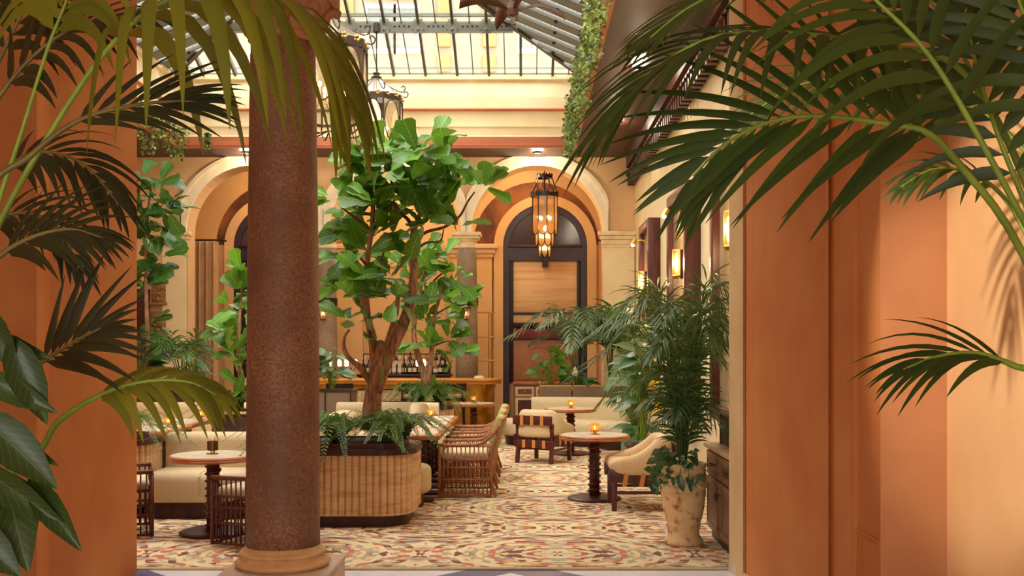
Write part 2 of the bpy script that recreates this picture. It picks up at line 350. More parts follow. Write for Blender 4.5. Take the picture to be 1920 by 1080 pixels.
# slate-blue zigzag inlay: one tile per leg of each chevron
for k in range(5):
    yo = 8.15-k*1.0
    for j in range(-2, 2):
        for sgn in (-1, 1):
            ax = -.11+j*3.06; m = MB(); bx = ax+sgn*1.53; wd = .42
            if bx < -4 or bx > 2.4: continue
            m.prism([(ax, yo), (bx, yo-1.53), (bx, yo-1.53-wd), (ax, yo-wd)] if sgn < 0 else [(ax, yo), (ax, yo-wd), (bx, yo-1.53-wd), (bx, yo-1.53)], -.01, .002)
            m.build('tile', K['marbleb'], fl)
rug = thing('area_rug', 'cream rug with maroon and sage kaleidoscope medallions covering the courtyard floor', 'rug', (-2.6, 14, 0))
MB().box(-7.28, 2.05, 7.86, 19.3, .002, .016).build('pile', K['rug'], rug)
MB().box(-7.28, 1.55, 7.81, 7.87, .002, .016).build('hem', K['rughem'], rug, bevel=.006)
struct(MB().box(2.06, 2.3, 7.5, 22.2, 0, 5.4), 'wall_right', K['cream'])
struct(MB().box(-7.55, -7.3, 5.5, 22.2, 0, 5.4), 'wall_left', K['peach'])
# arcade wall with three round arches
AC = [-5.11, -2.445, .222]; AR = 1.24; SPR = 3.8; YA0, YA1 = 19.5, 20.0; ZT = 5.25
low = [(-7.3, 0), (AC[0]-AR, 0), (AC[0]-AR, SPR)]
for i, c in enumerate(AC):
    low += [(c-AR*math.cos(PI*k/28), SPR+AR*math.sin(PI*k/28)) for k in range(29)]
    if i < 2: low += [(AC[i+1]-AR, SPR)]
low += [(AC[2]+AR, 0), (2.06, 0)]
m = MB()
for (xa, za), (xb, zb) in zip(low, low[1:]):
    if xb-xa > 1e-5: m.add([(xa, YA0, za), (xb, YA0, zb), (xb, YA0, ZT), (xa, YA0, ZT), (xa, YA1, za), (xb, YA1, zb), (xb, YA1, ZT), (xa, YA1, ZT)], [(0, 1, 2, 3), (7, 6, 5, 4)])
    m.add([(xa, YA0, za), (xb, YA0, zb), (xb, YA1, zb), (xa, YA1, za)], [(3, 2, 1, 0)])
struct(m, 'wall_back', K['peach'])
for i, c in enumerate(AC):     # white archivolts
    m = MB()
    for r0, r1, dep in ((AR, AR+.17, .05), (AR+.17, AR+.235, .085)):
        pa = arc(c, SPR, r0, 0, PI, 32); pb = arc(c, SPR, r1, 0, PI, 32)
        for k in range(32):
            q = [(min(max(a_, c-1.3325), c+1.3325), b_) for a_, b_ in (pa[k], pb[k], pb[k+1], pa[k+1])]
            m.prismY(q, YA0-dep, YA0+.01)
    struct(m, 'trim_%d' % (i+1), K['white'])
def pilaster(x0, x1, y0, y1, zc, name):
    p = struct(MB().box(x0, x1, y0, y1, 0, zc-.27), name, K['cream'])
    m = MB()
    for e, za, zb in ((.02, zc-.3, zc-.25), (.035, zc-.25, zc-.15), (.065, zc-.15, zc-.08), (.10, zc-.08, zc)): m.box(x0-e, x1+e, y0-e, y1, za, zb)
    m.build('capital', K['stone'], p, bevel=.012); return p
pilaster(1.46, 2.04, 19.42, 19.52, 3.8, 'trim_4'); pilaster(-6.78, -6.35, 19.42, 19.52, 3.8, 'trim_5')
# rear wall of the bays and its lunettes
YR = 21.6
struct(MB().box(-7.3, 2.06, YR, YR+.3, 0, 5.4), 'wall_rear', K['rear'])
for i, c in enumerate((AC[0], AC[2])):
    pts = [(c-1.3, 3.76)]+[(c-1.3*math.cos(PI*k/24), 3.76+1.3*math.sin(PI*k/24)) for k in range(25)]
    struct(MB().prismY(pts[1:], YR-.012, YR+.01), 'trim_%d' % (6+i), K['vault'])
struct(MB().box(-7.3, 2.06, 19.9, YR+.3, 5.3, 5.42), 'ceiling', K['vault'])
for i, c in enumerate((-3.78, -1.11)):     # wall piers behind the columns
    p = struct(MB().box(c-.42, c+.42, YR-.14, YR, 0, 3.5), 'trim_%d' % (8+i), K['rear'])
    m = MB()
    for e, za, zb in ((.03, 3.48, 3.56), (.07, 3.56, 3.66), (.12, 3.66, 3.76)): m.box(c-.42-e, c+.42+e, YR-.14-e, YR, za, zb)
    m.build('capital', K['peach'], p, bevel=.012)
# raised wall panels in the middle bay
for i, (x0, x1) in enumerate(((-3.28, -2.5), (-2.42, -1.64))):
    m = MB()
    for b in ((x0, x1, 1.0, 1.05), (x0, x1, 3.3, 3.35), (x0, x0+.05, 1.05, 3.3), (x1-.05, x1, 1.05, 3.3)): m.box(b[0], b[1], YR-.03, YR, b[2], b[3])
    struct(m, 'trim_%d' % (10+i), K['rear'])
# soffit ring
RX0, RX1, RY0, RY1 = -6.1, .85, 8.6, 18.4
struct(MB().box(RX1+.02, 2.06, 7.5, 20, 5.2, 5.34).box(-7.3, RX0-.02, 7.5, 20, 5.2, 5.34).box(RX0-.02, RX1+.02, RY1+.02, 19.9, 5.2, 5.34).box(RX0-.02, RX1+.02, 7.5, RY0-.02, 5.2, 5.34), 'ceiling', K['soffit'])
rect = [(RX0, RY0), (RX1, RY0), (RX1, RY1), (RX0, RY1)]
struct(MB().sweep(rect, [(-.06, 5.17), (0, 5.17), (0, 5.2), (.015, 5.21), (.015, 5.36), (-.06, 5.36)], True), 'trim_12', K['fascia'])
struct(MB().sweep(rect, [(-.42, 5.36), (-.03, 5.36), (-.03, 5.38), (-.05, 5.40), (-.05, 5.54), (-.03, 5.55), (-.03, 5.575), (-.09, 5.59), (-.09, 5.84), (-.42, 5.84)], True), 'trim_13', K['cream'])
struct(MB().sweep(rect, [(-.42, 5.84), (-.05, 5.84), (-.03, 5.865), (-.05, 5.89), (-.42, 5.89)], True), 'trim_14', K['fascia'])
struct(MB().sweep(rect, [(-.46, 5.89), (-.10, 5.89), (-.12, 6.1), (-.2, 6.4), (-.13, 6.42), (-.13, 6.5), (-.46, 6.5)], True), 'trim_15', K['cream'])
# dentil cornice along the right wall
m = MB().box(1.88, 2.06, 7.76, 19.4, 4.98, 5.2).box(1.94, 2.06, 7.76, 19.4, 4.84, 4.98)
dc = struct(m, 'trim_16', K['soffit'])
dm = mesh(MB().box(-.13, 0, -.05, .05, -.2, 0).box(-.16, 0, -.055, .055, -.03, 0), 'dentil', K['soffit'])
for k in range(58):
    y = 8.0+k*.2; link('dentil', dm, dc, Matrix.Translation((2.04, y, 4.86)))
vn = MB().box(1.2, 1.62, 12.2, 12.62, 5.17, 5.2).build('ceiling_vent', K['vent'], loc=(1.41, 12.4, 5.17), bevel=.01)
tag(vn, 'square dark vent set in the mahogany soffit at the right', 'vent')
# ---------------- skylight
sk = thing('window_1', None, None, (-2.6, 13.5, 6.5), kind='structure')
EX0, EX1, EY0, EY1, EZ, TN = -6.3, 1.05, 8.4, 18.6, 6.5, .42
TM = (EX1-EX0)/2
def back(x, t): return Vector((x, EY1-t, EZ+TN*t))
def right(y, t): return Vector((EX1-t, y, EZ+TN*t))
def left(y, t): return Vector((EX0+t, y, EZ+TN*t))
UPB = Vector((0, TN, 1)).normalized()
def slab(pts, n, th): return MB().add([p for p in pts]+[p+n*th for p in pts], [(0, 1, 2, 3), (7, 6, 5, 4), (0, 4, 5, 1), (1, 5, 6, 2), (2, 6, 7, 3), (3, 7, 4, 0)])
nb = 26; pit = (EX1-EX0)/nb
for i in range(1, nb):
    x = EX0+i*pit; tm = min(TM, x-EX0, EX1-x); th = i % 2 == 0
    MB().bar(back(x, 0), back(x, tm), .045 if th else .018, .10 if th else .05, UPB).build('glazing_bar', K['steeldk'] if th else K['steel'], sk)
for i in range(nb):
    x0 = EX0+i*pit+.01; x1 = x0+pit-.02
    ta, tb = min(TM, x0-EX0, EX1-x0), min(TM, x1-EX0, EX1-x1)
    t1a, t1b = min(ta, 1.25), min(tb, 1.25)
    slab([back(x0, .02), back(x1, .02), back(x1, t1b), back(x0, t1a)], UPB, .006).build('pane', K['clear'], sk)
    if ta > 1.3 and tb > 1.3: slab([back(x0, 1.27), back(x1, 1.27), back(x1, tb), back(x0, ta)], UPB, .006).build('pane', K['clear'], sk)
for fn, nn in ((right, Vector((TN, 0, 1)).normalized()), (left, Vector((-TN, 0, 1)).normalized())):
    for i in range(18):
        y = EY1-.3-i*.567; tm = min(TM, EY1-y, y-EY0)
        MB().bar(fn(y, 0), fn(y, tm), .05, .12, nn).build('glazing_bar', K['steeldk'], sk)
        y2 = y-.30; tm2 = max(.05, min(TM, EY1-y2, y2-EY0))
        MB().bar(fn(y2, 0), fn(y2, tm2), .36, .03, nn).build('slat', K['slat'], sk)
        if tm2 > .7:
            for q in (.55,): MB().sph(fn(y-.06, q)-nn*.08, .035, 8, 5).build('bolt', K['irondk'], sk)
        ya, yb = y-.03, y-.12; slab([fn(ya, .02), fn(yb, .02), fn(yb, tm), fn(ya, tm)], nn, .006).build('pane', K['clear'], sk)
# riveted purlin, hips, ridge, sill
T1 = 1.25
MB().bar(back(EX0+T1, T1)-UPB*.05, back(EX1-T1, T1)-UPB*.05, .10, .17, (0, 0, 1)).build('purlin', K['steel'], sk)
MB().bar(back(EX0+T1, T1)+Vector((0, -.02, .16)), back(EX1-T1, T1)+Vector((0, -.02, .16)), .05, .04).build('purlin', K['steeldk'], sk)
MB().bar(back(EX0+1.4, 1.45), back(EX1-1.4, 1.45)+Vector((0, 0, .0)), .03, .03).build('tie_rod', K['steel'], sk)
for fn in (right, left): MB().bar(fn(EY1-T1, T1), fn(EY0+T1, T1), .08, .12).build('purlin', K['steel'], sk)
pm = mesh(MB().box(-.075, .075, -.075, -.05, -.12, .12).box(-.1, .1, -.07, -.05, -.06, .06).sph((0, -.08, .05), .03, 8, 5).sph((0, -.08, -.06), .03, 8, 5), 'plate', K['steel'])
rm = mesh(MB().sph((0, -.06, 0), .016, 6, 4), 'rivet', K['irondk'])
for i in range(6, nb-4, 2):
    x = EX0+i*pit; p = back(x, T1)-UPB*.05; link('plate', pm, sk, Matrix.Translation(p))
    for q in (.17, .25, .33, .41): link('rivet', rm, sk, Matrix.Translation(p+Vector((q, 0, 0))))
for fn, sx in ((right, EX1), (left, EX0)):
    MB().bar(Vector((sx, EY1, EZ)), Vector(((EX0+EX1)/2, EY1-TM, EZ+TN*TM)), .07, .14).build('hip_beam', K['steeldk'], sk)
    MB().bar(Vector((sx, EY0, EZ)), Vector(((EX0+EX1)/2, EY0+TM, EZ+TN*TM)), .07, .14).build('hip_beam', K['steeldk'], sk)
MB().bar(((EX0+EX1)/2, EY0+TM, EZ+TN*TM), ((EX0+EX1)/2, EY1-TM, EZ+TN*TM), .1, .2).build('ridge_beam', K['steeldk'], sk)
MB().sweep([(EX0, EY0), (EX1, EY0), (EX1, EY1), (EX0, EY1)], [(-.1, 6.48), (.06, 6.48), (.06, 6.53), (-.1, 6.56)], True).build('sill', K['steel'], sk)
MB().bar((EX0, EY1-.05, 6.62), (EX1, EY1-.05, 6.62), .03, .03).build('sill_rail', K['steel'], sk)
# facade beyond the skylight
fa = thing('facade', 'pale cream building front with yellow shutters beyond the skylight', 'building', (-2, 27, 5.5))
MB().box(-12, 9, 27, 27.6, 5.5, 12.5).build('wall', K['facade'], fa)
def fwin(x0, x1, z0, z1, shut=False):
    if shut:
        s_ = MB().box(x0, x1, 26.9, 27.02, z0, z1).build('shutter', K['shutter'], fa, bevel=.02); return
    f = MB().box(x0-.07, x1+.07, 26.93, 27.02, z1, z1+.1).box(x0-.07, x1+.07, 26.93, 27.02, z0-.12, z0).box(x0-.07, x0, 26.93, 27.02, z0, z1).box(x1, x1+.07, 26.93, 27.02, z0, z1).build('window_frame', K['white'], fa)
    MB().box(x0, x1, 26.97, 27.01, z0, z1).build('pane', K['wpane'], f)
for x0, x1 in ((690, 738), (743, 783), (974, 1000), (1040, 1066), (560, 600), (470, 510)):
    a = W(x0, 0, 27).x; b = W(x1, 0, 27).x
    fwin(a, b, 9.35, 10.4); fwin(a, b, 10.75, 11.9)
for x0, x1 in ((820, 845), (905, 930), (640, 664)):
    a = W(x0, 0, 27).x; b = W(x1, 0, 27).x
    for z0, z1 in ((8.75, 9.2), (9.4, 10.1), (10.25, 11.6)): fwin(a, b, z0, z1, True)
# ---------------- foreground opening: stepped piers, lobby walls and ceiling
pts = [(1371, 7.75), (1393, 7.45), (1396, 7.43), (1400, 7.37), (1410, 7.22), (1412, 7.2), (1549, 5.6), (1553, 5.5), (1557, 5.53), (1596, 5.2), (1600, 5.12), (1608, 5.1), (1612, 5.08), (1648, 4.76), (1652, 4.68)]
X = lambda x, d: (x-CX)/FP*d
poly = [(X(p, d), d) for p, d in pts]+[(2.6, 4.68), (2.6, 7.75)]
struct(MB().prism(poly[::-1], 0, 4.5), 'wall_right_pier', K['orange'])
struct(MB().prism([(X(1651, 4.66), 4.66), (2.6, 4.66), (2.6, 4.6), (X(1776, 4.6), 4.6)], 0, 4.5), 'trim_19', K['orangedim'])
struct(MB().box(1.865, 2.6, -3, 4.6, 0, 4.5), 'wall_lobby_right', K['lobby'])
struct(MB().prism([(X(1367, 7.80), 7.80), (X(1388, 7.46), 7.46), (X(1393, 7.40), 7.40), (1.75, 7.6), (1.75, 7.78)][::-1], 0, 4.5), 'trim_17', K['pierpale'])
struct(MB().sweep([(1.75, 7.8), (X(1366, 7.8), 7.8), (X(1390, 7.44), 7.44), (1.60, 7.0), (1.61, 6.4)], [(0, 0), (.04, 0), (.04, .05), (.02, .07), (0, .075)]), 'baseboard_right', K['plinth'])
# low recessed panel moulding on the reveal
def rev(x, y, off=0):
    d = FP*(1.619-off)/(x-CX); return Vector((1.619-off, d, HH+(HY-y)/FP*d))
MB().tube([rev(1604, 1090, .006), rev(1606, 992, .006), rev(1648, 1017, .006), rev(1649, 1090, .006)], .006, 6).build('panel_moulding', K['orange'], bpy.data.objects['wall_right_pier'])
XL = -2.895
struct(MB().prism([(XL, 7.75), (XL, 6.32), (XL-.02, 6.3), (-2.96, 6.3), (-2.96, 7.2), (-4.0, 7.2), (-4.0, -3), (-4.3, -3), (-7.3, 6.5), (-7.3, 7.75)], 0, 4.5), 'wall_left_pier', K['orange'])
struct(MB().box(-7.5, 2.6, 6.15, 7.75, 4.42, 5.4), 'wall_front', K['orange'])
struct(MB().box(-4.3, 2.6, -3.2, 6.2, 4.42, 4.6), 'ceiling', K['cream'])
# lobby end wall with an unseen window, added and sized for the foreground light
struct(MB().box(-4.3, -2.6, -3.2, -3, 0, 4.45).box(.1, 2.6, -3.2, -3, 0, 4.45).box(-2.6, .1, -3.2, -3, 3.2, 4.45).box(-2.6, .1, -3.2, -3, 0, .6), 'wall_lobby', K['cream'])
wn = thing('added_window', None, None, (-.95, -3.1, .5), kind='structure')
MB().box(-2.6, .1, -3.11, -3.1, .6, 3.2).build('pane', K['clear'], wn)
for x in (-2.57, -1.25, .07): MB().box(x-.03, x+.03, -3.14, -3.06, .6, 3.2).build('mullion', K['darkwood'], wn)
area('lobby_portal', (-1.25, -2.98, 1.9), (PI/2, 0, 0), 2.7, 2.6, 1, (1, 1, 1), True)
# foreground column
D0 = 6.5; CXc = X(531, D0)
c = thing('granite_column', 'red-brown granite column on a pale square plinth nearest the camera', 'column', (CXc, D0, 0))
MB().box(CXc-.33, CXc+.33, D0-.33, D0+.33, 0, .285).build('plinth', K['plinth'], c, bevel=.012)
MB().box(CXc-.335, CXc+.335, D0-.335, D0+.335, .285, .318).build('plinth_cap', K['plinth'], c, bevel=.012)
def torus_prof(r, z0, z1, k=8): return [(r+(z1-z0)/2*math.sin(PI*i/k), z0+(z1-z0)*i/k) for i in range(k+1)]
MB().lathe([(.2, .318)]+torus_prof(.265, .318, .375)+[(.262, .378), (.255, .388)]+torus_prof(.25, .39, .425)+[(.236, .43), (.233, .45)], (CXc, D0, 0), 48).build('base', K['basestone'], c, smooth=True)
MB().lathe([(.228, .44), (.226, .6), (.224, 1.2), (.218, 2.2), (.205, 3.2), (.198, 3.58)], (CXc, D0, 0), 48).build('shaft', K['granite'], c, smooth=True)
m = MB().lathe([(.2, 3.57), (.215, 3.58), (.215, 3.61), (.2, 3.63), (.205, 3.66), (.225, 3.72), (.27, 3.78), (.29, 3.80), (.29, 3.83)], (CXc, D0, 0), 48)
m.box(CXc-.3, CXc+.3, D0-.3, D0+.3, 3.83, 4.2); m.box(CXc-.36, CXc+.36, D0-.36, D0+.36, 4.2, 4.43)
cp = m.build('capital', K['capital'], c)
for a in range(8):
    an = a*PI/4+.2; u = Vector((math.cos(an), math.sin(an), 0)); o = Vector((CXc, D0, 0))
    MB().tube(cr([o+u*.205+Vector((0, 0, 3.62)), o+u*.235+Vector((0, 0, 3.7)), o+u*.275+Vector((0, 0, 3.775)), o+u*.33+Vector((0, 0, 3.79)), o+u*.325+Vector((0, 0, 3.755))], 10), [.03, .035, .04, .04, .04, .035, .035, .03, .03, .025, .018], 7).build('acanthus_leaf', K['capital'], cp, smooth=True)
# bay columns
def bay_column(x, y, lab):
    c = thing('bay_column', lab, 'column', (x, y, 0), 'granite columns of the back arcade')
    MB().box(x-.26, x+.26, y-.26, y+.26, 0, .12).lathe(torus_prof(.22, .12, .2)+[(.2, .24)], (x, y, 0), 28).build('base', K['stone'], c)
    MB().lathe([(.215, .22), (.212, 1.6), (.185, 3.4), (.18, 3.52)], (x, y, 0), 32).build('shaft', K['greygran'], c, smooth=True)
    MB().lathe([(.18, 3.5), (.2, 3.52), (.2, 3.55), (.185, 3.56), (.185, 3.62), (.21, 3.64), (.225, 3.68)], (x, y, 0), 32).box(x-.24, x+.24, y-.24, y+.24, 3.68, 3.74).box(x-.27, x+.27, y-.27, y+.27, 3.74, 3.8).build('capital', K['stone'], c)
    b = MB().lathe([(.205, 2.42), (.215, 2.42), (.215, 2.57), (.205, 2.57)], (x, y, 0), 32).build('collar', K['irondk'], c)
    for k in range(10):
        a = 2*PI*k/10; MB().sph((x+.215*math.cos(a), y+.215*math.sin(a), 2.5), .014, 6, 4).build('stud', K['iron'], b)
    # bracket lantern on the near side
    l = thing('bracket_lantern', 'small amber lantern hung on the iron collar of the %s arcade column' % lab.split()[0], 'lantern', (x, y-.3, 2.2))
    MB().tube([(x, y-.215, 2.5), (x, y-.3, 2.5), (x, y-.3, 2.44)], .01, 6).build('bracket', K['irondk'], l)
    MB().lathe([(.085, 2.36), (.09, 2.37), (.06, 2.42), (.012, 2.445)], (x, y-.3, 0), 12).build('cap', K['irondk'], l)
    MB().lathe([(.045, 2.16), (.08, 2.36)], (x, y-.3, 0), 10, capb=False, capt=False).build('glass', K['amber'], l)
    for k in range(5):
        a = 2*PI*k/5; MB().tube([(x+.046*math.cos(a), y-.3+.046*math.sin(a), 2.16), (x+.082*math.cos(a), y-.3+.082*math.sin(a), 2.36)], .005, 5).build('rib', K['irondk'], l)
    MB().lathe([(.0001, 2.14), (.05, 2.15), (.05, 2.165)], (x, y-.3, 0), 10).build('foot', K['irondk'], l)
    MB().sph((x, y-.3, 2.27), .022, 8, 6, 1.4).build('bulb', K['bulb'], l)
bay_column(-1.11, 19.72, 'right grey-brown granite arcade column rising behind the gold bar end')
bay_column(-3.78, 19.72, 'left grey-brown granite arcade column beside the big foreground column')
# ---------------- rear door in the right bay
def arch_door(n, cx, r, yw, spr=3.72):
    d = thing('door_%d' % n, None, None, (cx, yw, 0), kind='structure')
    def ring(r0, r1, y0, y1, nm, mt, legs):
        m = MB(); pa = arc(cx, spr, r0, 0, PI, 28); pb = arc(cx, spr, r1, 0, PI, 28)
        for k in range(28): m.prismY([pa[k], pb[k], pb[k+1], pa[k+1]], y0, y1)
        m.box(cx-r1, cx-r0, y0, y1, 0, spr); m.box(cx+r0, cx+r1, y0, y1, 0, spr)
        m.build(nm, mt, d)
    ring(r, r+.19, yw-.12, yw, 'surround', K['rear'], 1)
    ring(r-.13, r, yw-.09, yw, 'frame', K['plum'], 1)
    MB().prismY([(cx-(r-.13), spr)]+[(cx+(r-.13)*math.cos(PI-PI*k/24), spr+(r-.13)*math.sin(PI-PI*k/24)) for k in range(25)][1:], yw-.03, yw-.015).build('lunette', K['plumglass'], d)
    MB().box(cx-r+.1, cx+r-.1, yw-.12, yw, spr-.02, spr+.03).build('transom', K['plum'], d, bevel=.008)
    MB().box(cx-r+.1, cx+r-.1, yw-.08, yw, spr-.3, spr-.02).build('transom', K['plum'], d)
    return d
d1 = arch_door(1, .41, .87, YR)
c0 = .41
def bx(nm, mt, x0, x1, y0, y1, z0, z1, par=d1, bv=.006): return MB().box(x0, x1, y0, y1, z0, z1).build(nm, mt, par, bevel=bv)
bx('inner_frame', K['irondk'], c0-.74, c0-.66, YR-.06, YR, .9, 3.42); bx('inner_frame', K['irondk'], c0+.66, c0+.74, YR-.06, YR, .9, 3.42)
bx('keystone', K['plum'], c0-.06, c0+.06, YR-.14, YR, 3.3, 3.72)
bx('stone_panel', K['travpanel'], c0-.66, c0+.66, YR-.02, YR, 2.36, 3.42); bx('rail', K['plum'], c0-.66, c0+.66, YR-.06, YR, 2.31, 2.36)
bx('panel', K['travpanel'], c0-.66, c0+.66, YR-.03, YR, 2.14, 2.31)
bx('hood', K['irondk'], c0-.66, c0+.66, YR-.14, YR, 2.05, 2.14)
bx('red_panel', mat('red_lacquer', srgb(150, 66, 44), .3, c2=srgb(120, 46, 34), scale=5), c0-.6, c0+.62, YR-.03, YR, 1.84, 2.05); bx('rail', K['darkwood'], c0-.66, c0+.66, YR-.1, YR, 1.8, 1.84)
bx('lower_panel', mat('tan_leather_panel', srgb(176, 122, 84), .6, c2=srgb(160, 106, 72), scale=5), c0-.66, c0+.66, YR-.03, YR, .95, 1.8)
m = MB()
for a in ((-.3, .3, 1.1, 1.13), (-.3, .3, 1.62, 1.65), (-.3, -.27, 1.13, 1.62), (.27, .3, 1.13, 1.62)): m.box(c0+a[0], c0+a[1], YR-.045, YR-.03, a[2], a[3])
m.build('panel_moulding', K['midwood'], d1)
# service cabinet below it
sc = thing('service_cabinet', 'tan cabinet with drawer under the panelled arch beside the bar', 'cabinet', (.4, 21.2, 0))
MB().box(-.24, 1.05, 21.0, 21.5, .05, .88).build('body', K['cabinet'], sc); MB().box(-.26, 1.07, 20.96, 21.52, .88, .93).build('top', K['midwood'], sc, bevel=.01)
for i in range(3):
    x = -.2+i*.41
    a = MB().box(x, x+.38, 20.975, 21.0, .64, .84).build('drawer', K['peach'], sc, bevel=.01); MB().box(x+.05, x+.33, 20.97, 20.98, .69, .79).build('inset', K['cabpanel'], a); MB().sph((x+.19, 20.955, .74), .02, 8, 6).build('knob', K['brass'], a)
    a = MB().box(x, x+.38, 20.975, 21.0, .1, .62).build('door', K['peach'], sc, bevel=.01); MB().box(x+.05, x+.33, 20.97, 20.98, .15, .57).build('inset', K['mahog'], a); MB().sph((x+.34, 20.955, .36), .02, 8, 6).build('knob', K['brass'], a)
d2 = arch_door(2, -5.16, .87, YR)
MB().box(-5.9, -4.42, YR-.03, YR-.01, 0, 3.42).build('leaf', K['plumglass'], d2)
# curtains with a rod in the left bay, and a sliver in the right bay
def curtain(x0, x1, y, lab, z1=3.7):
    cu = thing('curtain', lab, 'curtain', ((x0+x1)/2, y, 0), 'curtains in the back bays')
    n = 60; top = []; m = MB(); vs = []
    for i in range(n+1):
        t = i/n; yy = y+.05*math.sin(t*PI*2*max(3, (x1-x0)/.14)); vs.append((x0+(x1-x0)*t, yy))
    m.add([(a, b, .01) for a, b in vs]+[(a, b, z1) for a, b in vs]+[(a, b+.015, .01) for a, b in vs]+[(a, b+.015, z1) for a, b in vs], [(i, i+1, n+2+i, n+1+i) for i in range(n)]+[(2*n+3+i, 2*n+2+i, 3*n+3+i, 3*n+4+i) for i in range(n)])
    m.build('cloth', K['curtain'], cu, smooth=True)
    MB().tube([(x0-.1, y+.02, z1+.03), (x1+.08, y+.02, z1+.03), (x1+.1, y+.2, z1+.03)], .018, 8).build('rod', K['irondk'], cu)
curtain(-6.6, -6.0, 20.3, 'gathered putty curtain hanging in the left arch bay'); curtain(1.5, 1.75, 20.3, 'narrow putty curtain just behind the right arch pier')
# left end of the back wall: dark post and two carved reliefs
struct(MB().box(-7.28, -7.04, 19.3, 19.5, 0, 2.72), 'trim_18', K['darkwood'])
for (x, y, hw, hh, lb) in ((299, 540, .13, .27, 'upper'), (297, 603, .15, .19, 'lower')):
    p = W(x, y, 19.45); rl = thing('stone_relief', '%s carved stone relief plaque on the wall left of the curtain' % lb, 'relief', (p.x, 19.45, p.z-hh))
    MB().box(p.x-hw, p.x+hw, 19.4, 19.5, p.z-hh, p.z+hh).build('slab', K['relief'], rl, bevel=.02)
    for k in range(5): MB().sph((p.x+R.uniform(-.08, .08), 19.4, p.z+hh*(k/2.5-.8)), .05, 8, 6).build('carving', K['relief'], rl, smooth=True)
    MB().box(p.x-hw-.03, p.x+hw+.03, 19.36, 19.5, p.z-hh-.05, p.z-hh).build('ledge', K['relief'], rl, bevel=.01)
# tall framed mirrors on the right wall with sconces and picture lights
names = ['farthest', 'middle', 'nearest']
for i, (ya, yb, sy, sz) in enumerate(((15.85, 17.2, 16.6, 2.7), (12.2, 13.8, 12.75, 2.7), (8.5, 10.57, 9.45, 2.75))):
    mr = thing('wall_mirror', '%s of the tall dark-framed mirrors along the right wall' % names[i], 'mirror', (2.06, (ya+yb)/2, .95), 'tall mirrors on the right wall')
    for b in ((ya, ya+.14, .95, 3.63), (yb-.14, yb, .95, 3.63), (ya+.14, yb-.14, 3.49, 3.63), (ya+.14, yb-.14, .95, 1.09)):
        MB().box(1.87, 2.058, b[0], b[1], b[2], b[3]).build('frame_board', K['mahog'], mr, bevel=.012)
    MB().box(1.95, 1.97, ya+.14, yb-.14, 1.09, 3.49).build('glass', K['mirror'], mr)
    s = thing('wall_sconce', 'glowing amber cylinder sconce in front of the %s mirror' % names[i], 'sconce', (1.9, sy, sz-.2), 'amber sconces along the right wall')
    MB().box(1.9, 1.95, sy-.03, sy+.03, sz-.2, sz+.16).build('backplate', K['irondk'], s, bevel=.008)
    MB().lathe([(.045, sz-.16), (.05, sz-.14), (.05, sz+.14), (.045, sz+.16)], (1.85, sy, 0), 14).build('glass', K['amber'], s, smooth=True)
    MB().lathe([(.014, sz-.12), (.024, sz-.06), (.024, sz+.06), (.012, sz+.11)], (1.85, sy, 0), 10).build('bulb', K['candleshade'], s, smooth=True)
    MB().lathe([(.03, sz-.2), (.055, sz-.165), (.05, sz-.16)], (1.85, sy, 0), 14).build('cup', K['brass'], s)
    lamp('sconce_light', (1.74, sy, sz), 18, (1, .68, .34), .06, s)
    py, pz = ya+.35, 3.3
    pl = thing('picture_light', 'small brass spotlight on an arm over the %s mirror' % names[i], 'spotlight', (1.95, py, pz), 'picture lights on the mirrors')
    MB().tube([(1.95, py, pz), (1.8, py, pz+.02), (1.72, py, pz)], .01, 6).build('arm', K['brass'], pl)
    MB().tube([(1.72, py, pz+.03), (1.68, py, pz-.05)], [.03, .045], 10).build('head', K['brass'], pl)
    MB().sph((1.675, py, pz-.055), .03, 8, 6).build('bulb', K['bulb'], pl)
# recessed ceiling downlights that wash the bays
for i, x in enumerate((-5.1, -2.45, -.1)):
    for j, yy in enumerate((20.6,)):
        dl = thing('downlight', ['left', 'middle', 'right'][i]+' arch bay ceiling downlight with a brass ring', 'downlight', (x, yy, 5.22), 'downlights in the bay ceilings')
        MB().lathe([(.09, 5.24), (.12, 5.24), (.12, 5.3), (.09, 5.3)], (x, yy, 0), 20, capb=False, capt=False).build('ring', K['brass'], dl)
        MB().lathe([(.0001, 5.285), (.085, 5.285), (.085, 5.295)], (x, yy, 0), 20).build('bulb', K['bulb'], dl)
        lamp('downlight_beam', (x, yy, 5.2), (45, 70, 45)[i], (1, .78, .50), .1, dl)

# unseen soffit lights added to brighten the arcade and the right wall
for i, (x, y, pw, lb) in enumerate(((-5.1, 18.95, 34, 'added soffit light before the left arch'), (-2.45, 18.95, 34, 'added soffit light before the middle arch'), (.22, 18.95, 34, 'added soffit light before the right arch'), (1.45, 16.4, 26, 'added soffit light by the farthest mirror'), (1.45, 13.2, 26, 'added soffit light by the middle mirror'), (1.45, 10.0, 26, 'added soffit light by the nearest mirror'))):
    dl = thing('downlight', lb, 'downlight', (x, y, 5.16), 'added lights in the soffit')
    MB().lathe([(.05, 5.17), (.07, 5.17), (.07, 5.2), (.05, 5.2)], (x, y, 0), 18, capb=False, capt=False).build('ring', K['irondk'], dl)
    MB().lathe([(.0001, 5.185), (.05, 5.185), (.05, 5.195)], (x, y, 0), 18).build('bulb', K['softbulb'], dl)
    lamp('downlight_beam', (x, y, 5.14), pw, (1, .82, .58), .08, dl)
